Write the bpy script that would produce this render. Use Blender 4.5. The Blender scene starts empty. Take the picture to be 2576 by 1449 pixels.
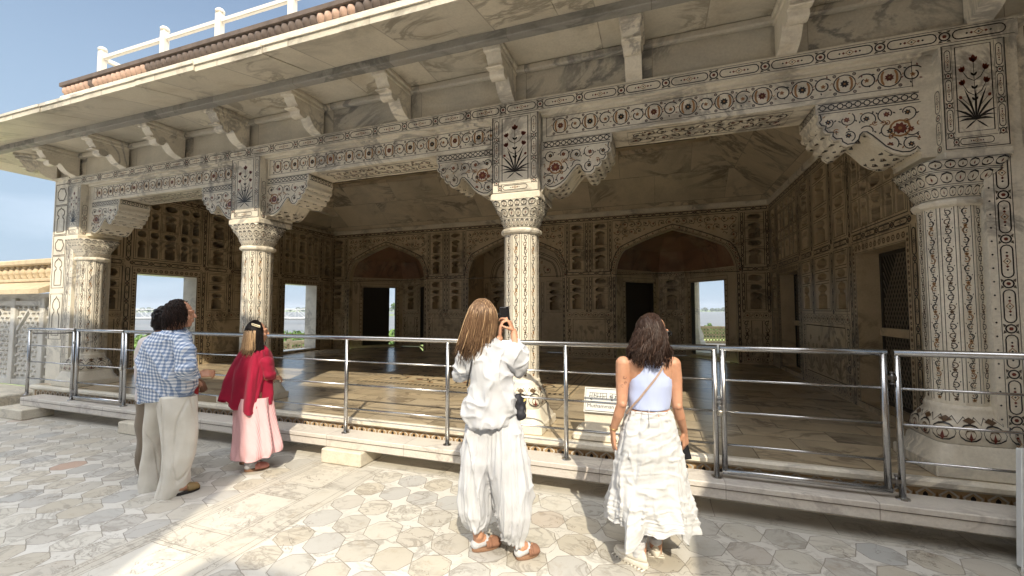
import bpy, math, random
from math import sin, cos, pi, radians, sqrt, atan2
from mathutils import Vector, Matrix, noise
from mathutils.geometry import tessellate_polygon
random.seed(7)
scn = bpy.context.scene
COL = scn.collection
# ---------------------------------------------------------------- camera
cam = bpy.data.cameras.new("camera"); camo = bpy.data.objects.new("camera", cam); COL.objects.link(camo)
cam.sensor_width = 36; cam.lens = 1050/2576*36; cam.clip_start = .05; cam.clip_end = 9000
camo.location = (0, 0, 1.6); camo.rotation_euler = (radians(90+2.87), 0, radians(19.1))
scn.camera = camo
# ---------------------------------------------------------------- sky, sun, exposure
SUN = Vector((.5, -1, .95)).normalized()
wd = bpy.data.worlds.new("World"); scn.world = wd; wd.use_nodes = True
wn = wd.node_tree.nodes; wl = wd.node_tree.links
bg = wn['Background']; bg.inputs[1].default_value = .10
sky = wn.new('ShaderNodeTexSky'); sky.sky_type = 'NISHITA'; sky.sun_disc = False
sky.sun_elevation = math.asin(SUN.z); sky.sun_rotation = atan2(SUN.x, SUN.y)
sky.air_density = 1.0; sky.dust_density = .7; sky.ozone_density = 1.0
tc = wn.new('ShaderNodeTexCoord'); mp = wn.new('ShaderNodeMapping'); mp.inputs['Scale'].default_value = (1.2, 1.2, 5)
nz = wn.new('ShaderNodeTexNoise'); nz.inputs['Scale'].default_value = 1.7; nz.inputs['Detail'].default_value = 6
rp = wn.new('ShaderNodeValToRGB'); rp.color_ramp.elements[0].position = .53; rp.color_ramp.elements[1].position = .85
rp.color_ramp.elements[1].color = (.10, .10, .10, 1)
mx = wn.new('ShaderNodeMixRGB'); mx.inputs[2].default_value = (23, 23.2, 23.6, 1)
sepz = wn.new('ShaderNodeSeparateXYZ'); wl.new(tc.outputs['Generated'], sepz.inputs[0])
wl.new(tc.outputs['Generated'], mp.inputs[0]); wl.new(mp.outputs[0], nz.inputs['Vector']); wl.new(nz.outputs[0], rp.inputs[0])
mr = wn.new('ShaderNodeMapRange'); mr.interpolation_type = 'SMOOTHSTEP'; mr.inputs[1].default_value = .55; mr.inputs[2].default_value = .85   # bright overhead patch added out of view to fill the shade
wl.new(sepz.outputs[2], mr.inputs[0]); mmx = wn.new('ShaderNodeMath'); mmx.operation = 'MAXIMUM'
wl.new(mr.outputs[0], mmx.inputs[0]); wl.new(rp.outputs[0], mmx.inputs[1]); wl.new(mmx.outputs[0], mx.inputs[0]); hz = wn.new('ShaderNodeMapRange'); hz.interpolation_type = 'SMOOTHSTEP'; hz.inputs[1].default_value = .95; hz.inputs[2].default_value = 0; hz.inputs[3].default_value = 0; hz.inputs[4].default_value = .95
wl.new(sepz.outputs[2], hz.inputs[0]); hm = wn.new('ShaderNodeMixRGB'); hm.inputs[2].default_value = (2.85, 3.7, 4.65, 1)   # pale haze low in the sky
wl.new(hz.outputs[0], hm.inputs[0]); wl.new(sky.outputs[0], hm.inputs[1]); wl.new(hm.outputs[0], mx.inputs[1]); wl.new(mx.outputs[0], bg.inputs[0])
sd = bpy.data.lights.new("sun", 'SUN'); sd.energy = 3.3; sd.angle = radians(.55); sd.color = (1, .89, .70)
so = bpy.data.objects.new("sun", sd); COL.objects.link(so); so.rotation_euler = (-SUN).to_track_quat('-Z', 'Y').to_euler()
so.location = SUN*30
vs = scn.view_settings; vs.view_transform = 'Standard'; vs.look = 'None'; vs.gamma = 1; vs.exposure = .78
scn.cycles.max_bounces = 8; scn.cycles.diffuse_bounces = 4

# ---------------------------------------------------------------- node helpers
class V:
    def __init__(s, nt, sock): s.nt = nt; s.s = sock
    def _m(s, op, *a, clamp=False):
        n = s.nt.nodes.new('ShaderNodeMath'); n.operation = op; n.use_clamp = clamp
        for i, x in enumerate((s,)+a):
            if isinstance(x, V): s.nt.links.new(x.s, n.inputs[i])
            else: n.inputs[i].default_value = x
        return V(s.nt, n.outputs[0])
    def __add__(s, o): return s._m('ADD', o)
    def __sub__(s, o): return s._m('SUBTRACT', o)
    def __mul__(s, o): return s._m('MULTIPLY', o)
    def __truediv__(s, o): return s._m('DIVIDE', o)
    def floor(s): return s._m('FLOOR')
    def fract(s): return s._m('FRACT')
    def abs(s): return s._m('ABSOLUTE')
    def mx(s, o): return s._m('MAXIMUM', o)
    def mn(s, o): return s._m('MINIMUM', o)
    def lt(s, o): return s._m('LESS_THAN', o)
    def gt(s, o): return s._m('GREATER_THAN', o)
    def ss(s, a, b):
        n = s.nt.nodes.new('ShaderNodeMapRange'); n.interpolation_type = 'SMOOTHSTEP'
        s.nt.links.new(s.s, n.inputs[0]); n.inputs[1].default_value = a; n.inputs[2].default_value = b
        return V(s.nt, n.outputs[0])

class Mat:
    def __init__(s, name, rough=.5, metal=0, spec=.5):
        s.m = bpy.data.materials.new(name); s.m.use_nodes = True; s.nt = s.m.node_tree
        s.b = s.nt.nodes['Principled BSDF']; s.b.inputs['Roughness'].default_value = rough
        s.b.inputs['Metallic'].default_value = metal; s.b.inputs['Specular IOR Level'].default_value = spec
    def pos(s):
        g = s.nt.nodes.new('ShaderNodeNewGeometry'); sp = s.nt.nodes.new('ShaderNodeSeparateXYZ')
        s.nt.links.new(g.outputs['Position'], sp.inputs[0]); s.P = g.outputs['Position']
        return [V(s.nt, o) for o in sp.outputs]
    def comb(s, x, y, z=0.):
        n = s.nt.nodes.new('ShaderNodeCombineXYZ')
        for i, a in enumerate((x, y, z)):
            if isinstance(a, V): s.nt.links.new(a.s, n.inputs[i])
            else: n.inputs[i].default_value = a
        return n.outputs[0]
    def vec(s, scale=(1, 1, 1), rot=(0, 0, 0), src=None):
        if src is None:
            if not hasattr(s, 'P'): s.pos()
            src = s.P
        n = s.nt.nodes.new('ShaderNodeMapping'); n.inputs['Scale'].default_value = scale; n.inputs['Rotation'].default_value = rot
        s.nt.links.new(src, n.inputs[0]); return n.outputs[0]
    def noise(s, vec, scale=1, detail=4, rough=.5, dist=0):
        n = s.nt.nodes.new('ShaderNodeTexNoise'); n.inputs['Scale'].default_value = scale; n.inputs['Detail'].default_value = detail
        n.inputs['Roughness'].default_value = rough; n.inputs['Distortion'].default_value = dist
        s.nt.links.new(vec, n.inputs['Vector']); return V(s.nt, n.outputs[0])
    def white(s, vec):
        n = s.nt.nodes.new('ShaderNodeTexWhiteNoise'); s.nt.links.new(vec, n.inputs['Vector']); return V(s.nt, n.outputs[0]), n.outputs[1]
    def ramp(s, v, stops):
        n = s.nt.nodes.new('ShaderNodeValToRGB'); cr = n.color_ramp
        while len(cr.elements) > 1: cr.elements.remove(cr.elements[-1])
        cr.elements[0].position = stops[0][0]; cr.elements[0].color = (*stops[0][1], 1)
        for p, c in stops[1:]:
            e = cr.elements.new(p); e.color = (*c, 1)
        s.nt.links.new(v.s, n.inputs[0]); return n.outputs[0]
    def mix(s, f, a, b, mode='MIX'):
        n = s.nt.nodes.new('ShaderNodeMixRGB'); n.blend_type = mode
        for i, x in enumerate((f, a, b)):
            if isinstance(x, V): s.nt.links.new(x.s, n.inputs[i])
            elif isinstance(x, (tuple, list)): n.inputs[i].default_value = (*x, 1)
            elif isinstance(x, (int, float)): n.inputs[i].default_value = x
            else: s.nt.links.new(x, n.inputs[i])
        return n.outputs[0]
    def color(s, c):
        if isinstance(c, tuple): s.b.inputs['Base Color'].default_value = (*c, 1)
        else: s.nt.links.new(c, s.b.inputs['Base Color'])
        return s
    def rough(s, v): s.nt.links.new(v.s, s.b.inputs['Roughness']); return s
    def bump(s, v, strength=.3, dist=.01):
        n = s.nt.nodes.new('ShaderNodeBump'); n.inputs['Strength'].default_value = strength; n.inputs['Distance'].default_value = dist
        s.nt.links.new(v.s, n.inputs['Height']); s.nt.links.new(n.outputs[0], s.b.inputs['Normal']); return s
    def slabs(s, vec, w, h, mortar=.004, offset=.5):
        n = s.nt.nodes.new('ShaderNodeTexBrick'); n.offset = offset
        n.inputs['Scale'].default_value = 1; n.inputs['Brick Width'].default_value = w; n.inputs['Row Height'].default_value = h
        n.inputs['Mortar Size'].default_value = mortar; n.inputs['Mortar Smooth'].default_value = .1
        n.inputs['Color1'].default_value = (0, 0, 0, 1); n.inputs['Color2'].default_value = (1, 1, 1, 1); n.inputs['Mortar'].default_value = (.5, .5, .5, 1)
        s.nt.links.new(vec, n.inputs['Vector'])
        sp = s.nt.nodes.new('ShaderNodeSeparateColor'); s.nt.links.new(n.outputs['Color'], sp.inputs[0])
        return V(s.nt, sp.outputs[0]), V(s.nt, n.outputs['Fac'])

def marble(name, light=(.76, .70, .58), mid=(.62, .57, .47), dark=(.27, .25, .22), rough=.42, vs=1.3, slab=None, stain=.35, slabvar=.3, warm=(.42, .33, .2), joint=.45, grain=.35):
    m = Mat(name, rough)
    X, Y, Z = m.pos()
    src = m.P
    sv = None
    if slab:
        ax, w, h, mort = slab
        c = {'xy': m.comb(X, Y), 'xz': m.comb(X, Z), 'yz': m.comb(Y, Z), 'yx': m.comb(Y, X)}[ax]
        sv, fac = m.slabs(c, w, h, mort)
        add = m.nt.nodes.new('ShaderNodeVectorMath'); add.operation = 'ADD'
        m.nt.links.new(m.P, add.inputs[0]); m.nt.links.new(m.comb(sv*17., sv*31., sv*9.), add.inputs[1]); src = add.outputs[0]
    v1 = m.noise(m.vec((1, 1.9, 1.3), (.4, .5, .6), src), vs, 8, .62, 1.2)
    vein = (v1-.5).abs().ss(.0, .07)
    v2 = m.noise(m.vec((1, 1, 1.6), (0, 0, .5), src), vs*.7, 5, .6, .6)
    base = m.ramp(v2, [(.33, mid), (.55, light), (.75, tuple(a*.95+b*.05 for a, b in zip(light, warm)))])
    f2 = m.noise(m.vec((1, 1, 1), (0, .3, 0), src), vs*.8, 3)
    msk = f2.ss(.45, .62)
    c = m.mix((vein*-1.+1.)*msk*.75, base, dark)
    st = m.noise(m.vec((1, 1, .6)), 2.1, 6, .65).ss(.5, .75)
    c = m.mix(st*stain, c, warm)
    fine = m.noise(m.vec((1, 1, 1)), 45, 4, .7)
    c = m.mix(grain, c, m.ramp(fine, [(.3, (.62, .61, .6)), (.6, (1, 1, 1))]), 'MULTIPLY')
    if slab:
        c = m.mix(slabvar, c, m.ramp(sv, [(0, (.5, .49, .47)), (.35, (1, .97, .9)), (.7, (.8, .76, .68)), (1, (1, 1, 1))]), 'MULTIPLY')
        c = m.mix(fac*joint, c, (.09, .07, .05))
    m.color(c)
    m.rough(fine*.25+(rough-.12))
    m.bump(fine+v2, .12, .004)
    return m.m

def flat(name, c, rough=.5, metal=0, var=.25, sc=30, spec=.5):
    m = Mat(name, rough, metal, spec)
    n = m.noise(m.vec(), sc, 4, .6)
    m.color(m.mix(var, c, m.ramp(n, [(.3, (.45, .45, .45)), (.65, (1, 1, 1))]), 'MULTIPLY'))
    return m.m
M = {}
M['marble'] = marble('cream_marble')
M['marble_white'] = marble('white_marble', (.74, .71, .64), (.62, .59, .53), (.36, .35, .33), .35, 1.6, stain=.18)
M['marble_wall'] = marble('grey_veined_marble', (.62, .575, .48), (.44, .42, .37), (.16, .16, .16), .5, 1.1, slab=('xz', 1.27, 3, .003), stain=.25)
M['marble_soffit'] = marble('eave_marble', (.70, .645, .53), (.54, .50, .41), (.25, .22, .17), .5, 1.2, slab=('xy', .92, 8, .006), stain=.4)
M['marble_room_shaded'] = marble('shaded_room_marble', (.58, .47, .31), (.46, .37, .24), (.18, .14, .10), .4, 1.3, stain=.4, warm=(.32, .22, .11))  # same marble, aged brown with indoor shade and warm bounce put into its colour
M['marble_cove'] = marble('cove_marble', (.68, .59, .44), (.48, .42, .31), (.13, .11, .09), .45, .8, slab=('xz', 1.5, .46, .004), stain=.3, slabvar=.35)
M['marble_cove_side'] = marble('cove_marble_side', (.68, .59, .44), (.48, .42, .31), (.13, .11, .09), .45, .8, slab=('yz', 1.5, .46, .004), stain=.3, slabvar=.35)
M['floor_in'] = marble('polished_floor_marble', (.56, .47, .34), (.42, .36, .27), (.2, .16, .12), .22, 1.2, slab=('xy', .78, .36, .004), stain=.25, slabvar=.75, joint=.8, grain=.1)
M['black'] = flat('black_inlay', (.022, .02, .02), .35)
M['red'] = flat('carnelian_inlay', (.16, .035, .022), .35)
M['ochre'] = flat('ochre_inlay', (.33, .17, .06), .4)
M['brown'] = flat('brown_inlay', (.12, .07, .035), .4)
M['blue'] = flat('dark_blue_inlay', (.02, .03, .07), .35)
M['groove'] = flat('groove', (.12, .10, .075), .8)
M['steel'] = flat('brushed_steel', (.52, .52, .52), .26, 1, .25, 60)
M['steel_dark'] = flat('worn_steel', (.20, .19, .18), .35, 1, .3, 60)
M['kerb'] = marble('kerb_marble', (.62, .58, .52), (.54, .50, .46), (.4, .36, .33), .5, 2, slab=('xz', .95, 5, .004), stain=.12, slabvar=.12)
M['block'] = marble('rough_block_marble', (.62, .57, .47), (.52, .47, .38), (.36, .33, .28), .7, 4, stain=.4)
M['white_paint'] = flat('white_painted_stone', (.78, .73, .63), .6, 0, .12, 12)
M['white_metal'] = flat('white_painted_metal', (.68, .70, .70), .45, 0, .25, 9)
M['dark'] = flat('painted_shade_and_frame', (.035, .028, .02), .8)  # near-black: shade painted behind openings; also the real mesh door frames
M['mesh_wire'] = flat('rusty_wire', (.16, .13, .09), .5, .3)
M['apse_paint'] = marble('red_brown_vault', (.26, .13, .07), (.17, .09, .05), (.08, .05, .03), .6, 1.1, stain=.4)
M['sandstone'] = flat('sandstone', (.56, .45, .30), .8, 0, .5, 9)
M['sand_dark'] = flat('weathered_sandstone', (.13, .10, .085), .9, 0, .6, 7)
M['pink_stone'] = flat('pink_sandstone', (.46, .31, .235), .85, 0, .4, 8)

# ---------------------------------------------------------------- mesh builder
class MB:
    def __init__(s): s.v = []; s.f = []; s.mi = []; s.mats = []; s.sm = []
    def mat(s, m):
        m = M[m] if isinstance(m, str) else m
        if m not in s.mats: s.mats.append(m)
        return s.mats.index(m)
    def face(s, pts, m, smooth=False):
        k = len(s.v); s.v += [tuple(p) for p in pts]; s.f.append(tuple(range(k, k+len(pts)))); s.mi.append(s.mat(m)); s.sm.append(smooth)
    def add(s, vs, fs, m, smooth=False):
        k = len(s.v); s.v += [tuple(p) for p in vs]; i = s.mat(m)
        for f in fs: s.f.append(tuple(a+k for a in f)); s.mi.append(i); s.sm.append(smooth)
    def box(s, x0, x1, y0, y1, z0, z1, m):
        vs = [(x, y, z) for z in (z0, z1) for y in (y0, y1) for x in (x0, x1)]
        s.add(vs, [(0, 2, 3, 1), (4, 5, 7, 6), (0, 1, 5, 4), (2, 6, 7, 3), (0, 4, 6, 2), (1, 3, 7, 5)], m)
    def bbox(s, x0, x1, y0, y1, z0, z1, m, b=.006):   # box with chamfered edges
        b = min(b, (x1-x0)/3, (y1-y0)/3, (z1-z0)/3)
        c = ((x0+x1)/2, (y0+y1)/2, (z0+z1)/2); h = ((x1-x0)/2, (y1-y0)/2, (z1-z0)/2)
        vs = []; idx = {}
        for sx in (-1, 1):
            for sy in (-1, 1):
                for sz in (-1, 1):
                    for a in range(3):
                        sg = (sx, sy, sz); p = [c[i]+sg[i]*(h[i]-(b if i != a else 0)) for i in range(3)]
                        idx[(sx, sy, sz, a)] = len(vs); vs.append(p)
        fs = []
        for a in range(3):
            o = [i for i in range(3) if i != a]
            for sg in (-1, 1):
                q = []
                for (p, r) in ((-1, -1), (1, -1), (1, 1), (-1, 1)):
                    k = [0, 0, 0]; k[a] = sg; k[o[0]] = p; k[o[1]] = r; q.append(idx[(*k, a)])
                fs.append(q)
        for a in range(3):
            o = [i for i in range(3) if i != a]
            for p in (-1, 1):
                for r in (-1, 1):
                    k1 = [0, 0, 0]; k1[a] = -1; k1[o[0]] = p; k1[o[1]] = r; k2 = list(k1); k2[a] = 1
                    fs.append([idx[(*k1, o[0])], idx[(*k1, o[1])], idx[(*k2, o[1])], idx[(*k2, o[0])]])
        for sx in (-1, 1):
            for sy in (-1, 1):
                for sz in (-1, 1): fs.append([idx[(sx, sy, sz, a)] for a in range(3)])
        s.add(vs, fs, m)
    def loft(s, rings, m, caps=(True, True), smooth=True, closed=True):
        n = len(rings[0]); k = len(s.v)
        for r in rings: s.v += [tuple(p) for p in r]
        i = s.mat(m)
        for a in range(len(rings)-1):
            for b in range(n if closed else n-1):
                c = (b+1) % n
                s.f.append((k+a*n+b, k+a*n+c, k+(a+1)*n+c, k+(a+1)*n+b)); s.mi.append(i); s.sm.append(smooth)
        if caps[0]: s.f.append(tuple(k+j for j in range(n))[::-1]); s.mi.append(i); s.sm.append(False)
        if caps[1]: s.f.append(tuple(k+(len(rings)-1)*n+j for j in range(n))); s.mi.append(i); s.sm.append(False)
    def tube(s, pts, r, m, n=8, smooth=True, caps=True):
        pts = [Vector(p) for p in pts]; rr = r if isinstance(r, (list, tuple)) else [r]*len(pts)
        rings = []; up = None
        for i, p in enumerate(pts):
            d = (pts[min(i+1, len(pts)-1)]-pts[max(i-1, 0)]).normalized()
            if up is None: up = Vector((0, 0, 1)) if abs(d.z) < .9 else Vector((1, 0, 0))
            a = d.cross(up).normalized(); up = a.cross(d).normalized()
            rings.append([p+(a*cos(t)+up*sin(t))*rr[i] for t in [2*pi*j/n for j in range(n)]])
        s.loft(rings, m, (caps, caps), smooth)
    def lathe(s, prof, m, c=(0, 0), n=8, rot=0, smooth=False, caps=(True, True)):
        rings = [[(c[0]+r*cos(rot+2*pi*j/n), c[1]+r*sin(rot+2*pi*j/n), z) for j in range(n)] for r, z in prof]
        s.loft(rings, m, caps, smooth)
    def prism(s, poly, m, o, u, v, w, smooth=False):   # poly extruded along w vector
        o, u, v, w = map(Vector, (o, u, v, w)); a = [o+u*p[0]+v*p[1] for p in poly]; b = [p+w for p in a]; n = len(poly)
        tris = tessellate_polygon([[Vector((p[0], p[1], 0)) for p in poly]])
        s.add(a+b, [tuple(t) for t in tris]+[tuple(i+n for i in reversed(t)) for t in tris], m)
        s.add(a+b, [(i, (i+1) % n, (i+1) % n+n, i+n) for i in range(n)], m, smooth)
    def build(s, name, parent=None, loc=None):
        me = bpy.data.meshes.new(name); me.from_pydata(s.v, [], s.f)
        for m in s.mats: me.materials.append(m)
        me.polygons.foreach_set('material_index', s.mi); me.polygons.foreach_set('use_smooth', s.sm)
        me.update(); o = bpy.data.objects.new(name, me); COL.objects.link(o)
        if parent: o.parent = parent
        if loc: o.location = loc
        return o
def tag(o, label=None, cat=None, group=None, kind=None):
    if label: o['label'] = label
    if cat: o['category'] = cat
    if group: o['group'] = group
    if kind: o['kind'] = kind
    return o
def thing(name, label, cat, loc=(0, 0, 0), rz=0, group=None):
    o = bpy.data.objects.new(name, None); COL.objects.link(o); o.location = loc; o.rotation_euler = (0, 0, rz); o.empty_display_size = .2
    return tag(o, label, cat, group)
def copy_tree(o, parent=None):
    c = o.copy(); COL.objects.link(c); c.parent = parent
    for ch in [x for x in KIDS(o)]: copy_tree(ch, c)
    return c
def KIDS(o): return [x for x in bpy.data.objects if x.parent == o]

# ---------------------------------------------------------------- inlay pen: thin sheets laid 2-3 mm proud of a plane
class Pen:
    W = 1.25
    def __init__(s, mb, o, u, v, n, off=.0025): s.mb = mb; s.o = Vector(o); s.u = Vector(u).normalized(); s.v = Vector(v).normalized(); s.n = Vector(n).normalized(); s.off = off; s.clip = None
    def P(s, a, b, k=0): return s.o+s.u*a+s.v*b+s.n*(s.off+k*.0007)
    def ok(s, pts): return s.clip is None or all(s.clip(*p) for p in pts)
    def fill(s, pts, m, k=0):
        if s.ok(pts): s.mb.face([s.P(a, b, k) for a, b in pts], m)
    def line(s, pts, w, m, closed=False, k=0):
        n = len(pts); h = w/2*s.W; L = []; R = []
        for i in range(n):
            if closed: a, b = pts[i-1], pts[(i+1) % n]
            else: a, b = pts[max(i-1, 0)], pts[min(i+1, n-1)]
            dx, dy = b[0]-a[0], b[1]-a[1]; l = sqrt(dx*dx+dy*dy) or 1
            hh = h*(1 if closed or 0 < i < n-1 else .6)
            L.append((pts[i][0]-dy/l*hh, pts[i][1]+dx/l*hh)); R.append((pts[i][0]+dy/l*hh, pts[i][1]-dx/l*hh))
        for i in range(n if closed else n-1):
            j = (i+1) % n
            if s.ok([pts[i], pts[j]]): s.mb.face([s.P(*L[i], k), s.P(*L[j], k), s.P(*R[j], k), s.P(*R[i], k)], m)
    def seg(s, a, b, w, m, k=0): s.line([a, b], w, m, k=k)
    def dot(s, x, y, r, m, n=6, k=1, rot=0): s.fill([(x+r*cos(rot+2*pi*i/n), y+r*sin(rot+2*pi*i/n)) for i in range(n)], m, k)
    def ring(s, x, y, r, w, m, n=12, k=0, sy=1, lob=0): s.line([(x+r*(1+lob*cos(4*2*pi*i/n))*cos(2*pi*i/n), y+sy*r*(1+lob*cos(4*2*pi*i/n))*sin(2*pi*i/n)) for i in range(n)], w, m, True, k)
    def leaf(s, x, y, a, L, w, m, k=0, bend=0):
        ca, sa = cos(a), sin(a); pts = []
        for t, h in ((0, .12), (.25, .8), (.55, 1), (.8, .6), (1, 0)):
            pts.append((t*L, h*w/2+bend*L*t*t))
        for t, h in ((.8, .6), (.55, 1), (.25, .8), (0, .12)):
            pts.append((t*L, -h*w/2+bend*L*t*t))
        s.fill([(x+p*ca-q*sa, y+p*sa+q*ca) for p, q in pts], m, k)
    def flower(s, x, y, r, m1, m2, n=6, k=1):
        for i in range(n): s.leaf(x, y, 2*pi*i/n+.3, r, r*.62, m1, k)
        s.dot(x, y, r*.28, m2, 6, k+1)
    def arc(s, x, y, r0, r1, a0, a1, w, m, n=9, k=0):
        pts = []
        for i in range(n):
            t = i/(n-1); a = a0+(a1-a0)*t; r = r0+(r1-r0)*t; pts.append((x+r*cos(a), y+r*sin(a)))
        s.line(pts, w, m, k=k); return pts[-1]

def xf(pen, along):   # returns mapper for bands running along u or v
    return (lambda a, b: (a, b)) if along == 'u' else (lambda a, b: (b, a))
def band(pen, a0, a1, b0, b1, along='u', period=None, m='black', m2='red', m3='ochre', lw=None, edge=True, det=2):
    """cartouche-and-rosette border between a0..a1 (long axis), b0..b1 (short)"""
    T = xf(pen, along); h = b1-b0; c = (b0+b1)/2; lw = lw or h*.045
    ln = lambda pts, w, mm, cl=False, k=0: pen.line([T(*p) for p in pts], w, mm, cl, k)
    if edge:
        ln([(a0, b0+lw), (a1, b0+lw)], lw, m); ln([(a0, b1-lw), (a1, b1-lw)], lw, m)
    period = period or h*3.4; n = max(1, round((a1-a0)/period)); p = (a1-a0)/n
    r = h*.27; R = h*.30
    for i in range(n):
        s = a0+i*p; cx = s+p/2+R*0
        x0 = s+R*1.35; x1 = s+p-R*1.35
        pts = []
        rr = R
        for j in range(7): t = -pi/2+pi*j/6; pts.append((x1-rr+rr*cos(t), c+rr*sin(t)))
        for j in range(7): t = pi/2+pi*j/6; pts.append((x0+rr+rr*cos(t), c+rr*sin(t)))
        ln(pts, lw*1.3, m, True)
        if det > 0:
            dh = R*.62
            ln([(cx-dh*1.2, c), (cx, c+dh), (cx+dh*1.2, c), (cx, c-dh)], lw, m3 if det > 1 else m, True)
            x, y = T(cx, c); pen.dot(x, y, dh*.35, m, 4)
            for sg in (-1, 1):
                x, y = T(cx+sg*dh*1.9, c); pen.dot(x, y, R*.3, m2, 4)
                if x1-x0 > R*5.5:
                    x, y = T(cx+sg*dh*3.1, c); pen.dot(x, y, R*.24, m, 4)
        x, y = T(s, c); pen.ring(x, y, r, lw*1.6, m, 8 if det < 2 else 12)
        if det > 0: pen.dot(x, y, r*.45, m2, 6)
        if det > 1:
            for q in (-1, 1):
                for sg in (-1, 1):
                    pts = [T(s+q*h*.08, c+sg*h*.36), T(s+q*h*.34, c+sg*h*.40), T(s+q*h*.24, c+sg*h*.22)]
                    pen.fill(pts, 'groove' if m == 'black' else m)
def scroll(pen, a0, a1, b0, b1, along='u', m='black', m1='ochre', m2='red', det=2, edge=True):
    """arabesque frieze: interlocking circular vines with flowers"""
    T = xf(pen, along); h = b1-b0; c = (b0+b1)/2; lw = h*.028
    if edge:
        for b in (b0+lw*1.2, b1-lw*1.2): pen.line([T(a0, b), T(a1, b)], lw, m)
        for a in (a0+lw, a1-lw): pen.line([T(a, b0), T(a, b1)], lw, m)
    p = h*(1.42 if det > 1 else 1.1); n = max(1, round((a1-a0)/p)); p = (a1-a0)/n
    R = h*.30; W2 = lw*1.35
    for i in range(n):
        cx = a0+(i+.5)*p; sg = 1 if i % 2 else -1
        def pt(r, a): return T(cx+r*cos(a), c+sg*r*sin(a))
        def at_(dx, dy): return T(cx+dx, c+sg*dy)
        pen.line([pt(R*1.22, t) for t in [j/16*2*pi for j in range(17)]], W2*.85, m)
        x, y = T(cx, c); pen.flower(x, y, R*.52, m if i % 3 else m2, m1, 8)
        if det > 1:
            for q in (0, pi):
                pen.line([pt(R*(.80+.25*abs(t-q)**1.5), t) for t in [q-1.0+j/8*2.0 for j in range(9)]], lw*2.2, m1)
            ph = .6 if i % 2 else 3.7
            gx_, gy_ = p*.5, h*.03
            pen.line([at_(gx_+h*(.33-.19*t)*cos(ph+t*6.6), gy_+h*(.33-.19*t)*sin(ph+t*6.6)) for t in [j/20 for j in range(21)]], W2, m)
            for q in range(5): a = ph+.5+q*1.1; x, y = at_(gx_+h*.33*cos(a)*(1-.05*q), gy_+h*.33*sin(a)*(1-.05*q)); pen.leaf(x, y, a+.6, h*.11, h*.05, m if q % 2 else m2)
            for q in (-1, 1):
                pen.line([at_(q*R*1.2, 0), at_(q*(R*1.2+h*.06), h*.10*q), at_(q*(R*1.2+h*.13), h*.02*q)], lw, m1)
                for w_ in (-1, 1):
                    x, y = at_(q*R*1.1, w_*h*.36); pen.ring(x, y, h*.05, lw*.9, m, 7); pen.dot(x, y, h*.022, m2, 5)
            x, y = T(cx+p*.5, c); pen.flower(x, y, h*.095, m1, m2, 5)
        else:
            x, y = T(cx+p*.5, c); pen.dot(x, y, h*.08, m2, 5)
            for q in (-1, 1): pen.line([at_(q*(R+(p*.5-R)*t), h*.3*sin(t*3)) for t in (0, .33, .66, 1)], W2, m)
def vine(pen, u0, u1, v0, v1, m='black', m1='brown', ph=0, det=2):
    """vertical vine stripe: alternating open loops with blossoms between them"""
    w = u1-u0; c = (u0+u1)/2
    if det > 1: k_ = int((v1-v0)/w*4); pen.line([(c+w*.2*sin(j*pi/4.6*1.0+ph), v0+(v1-v0)*j/k_) for j in range(k_+1)], w*.045, m)
    per = w*(1.15 if det > 1 else 1.7); n = max(1, round((v1-v0)/per)); per = (v1-v0)/n
    for i in range(n):
        vc = v0+(i+.5)*per; sg = 1 if (i+ph) % 2 else -1; mm = m1 if (i+ph) % 3 == 0 else m
        pen.arc(c-sg*w*.02, vc, w*.34, w*.27, pi/2*(1+sg)+.75, pi/2*(1+sg)+5.4, w*.085, mm, 9 if det > 1 else 7)
        if det > 1:
            pen.leaf(c-sg*w*.02, vc-per*.1, pi/2+sg*.7, w*.24, w*.13, m if mm == m1 else m1)
            if i % 3 == 0: pen.flower(c, v0+i*per, w*.24, m1, m, 5)
            else: pen.dot(c, v0+i*per, w*.1, m, 4)
            pen.leaf(c+sg*w*.36, vc+per*.25, pi/2-sg*.4, w*.2, w*.1, m)
        else: pen.dot(c, v0+i*per, w*.13, m1, 5)
def arabesque(pen, u0, v0, u1, v1, s, inside=lambda a, b: True, m='black', m1='ochre', m2='red', lw=.006, rnd=None):
    """loose spirals with blossoms filling a region"""
    rnd = rnd or random.Random(3); old = pen.clip; pen.clip = inside
    nu = max(1, round((u1-u0)/s)); nv = max(1, round((v1-v0)/s)); du = (u1-u0)/nu; dv = (v1-v0)/nv
    for i in range(nu):
        for j in range(nv):
            cx = u0+(i+.5)*du+rnd.uniform(-.08, .08)*s; cy = v0+(j+.5)*dv+rnd.uniform(-.08, .08)*s
            d = 1 if (i+j) % 2 else -1; a = rnd.uniform(0, 6.28); r = s*.46
            pen.arc(cx, cy, r, r*.42, a, a+d*5.0, lw, m, 14)
            pen.flower(cx, cy, r*.36, m2 if (i+j) % 2 else m, m1, 6)
            for k in range(4):
                t = a+d*k*1.35; rr = r*(1-.12*k)
                pen.leaf(cx+rr*cos(t), cy+rr*sin(t), t+d*.9, s*.16, s*.075, m if k % 2 else m1)
            pen.arc(cx+r*1.05*cos(a), cy+r*1.05*sin(a), s*.14, s*.09, a, a-d*4, lw*.9, m1, 8)
            pen.dot(cx+r*1.05*cos(a), cy+r*1.05*sin(a), s*.045, m2, 5)
    pen.clip = old
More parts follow.
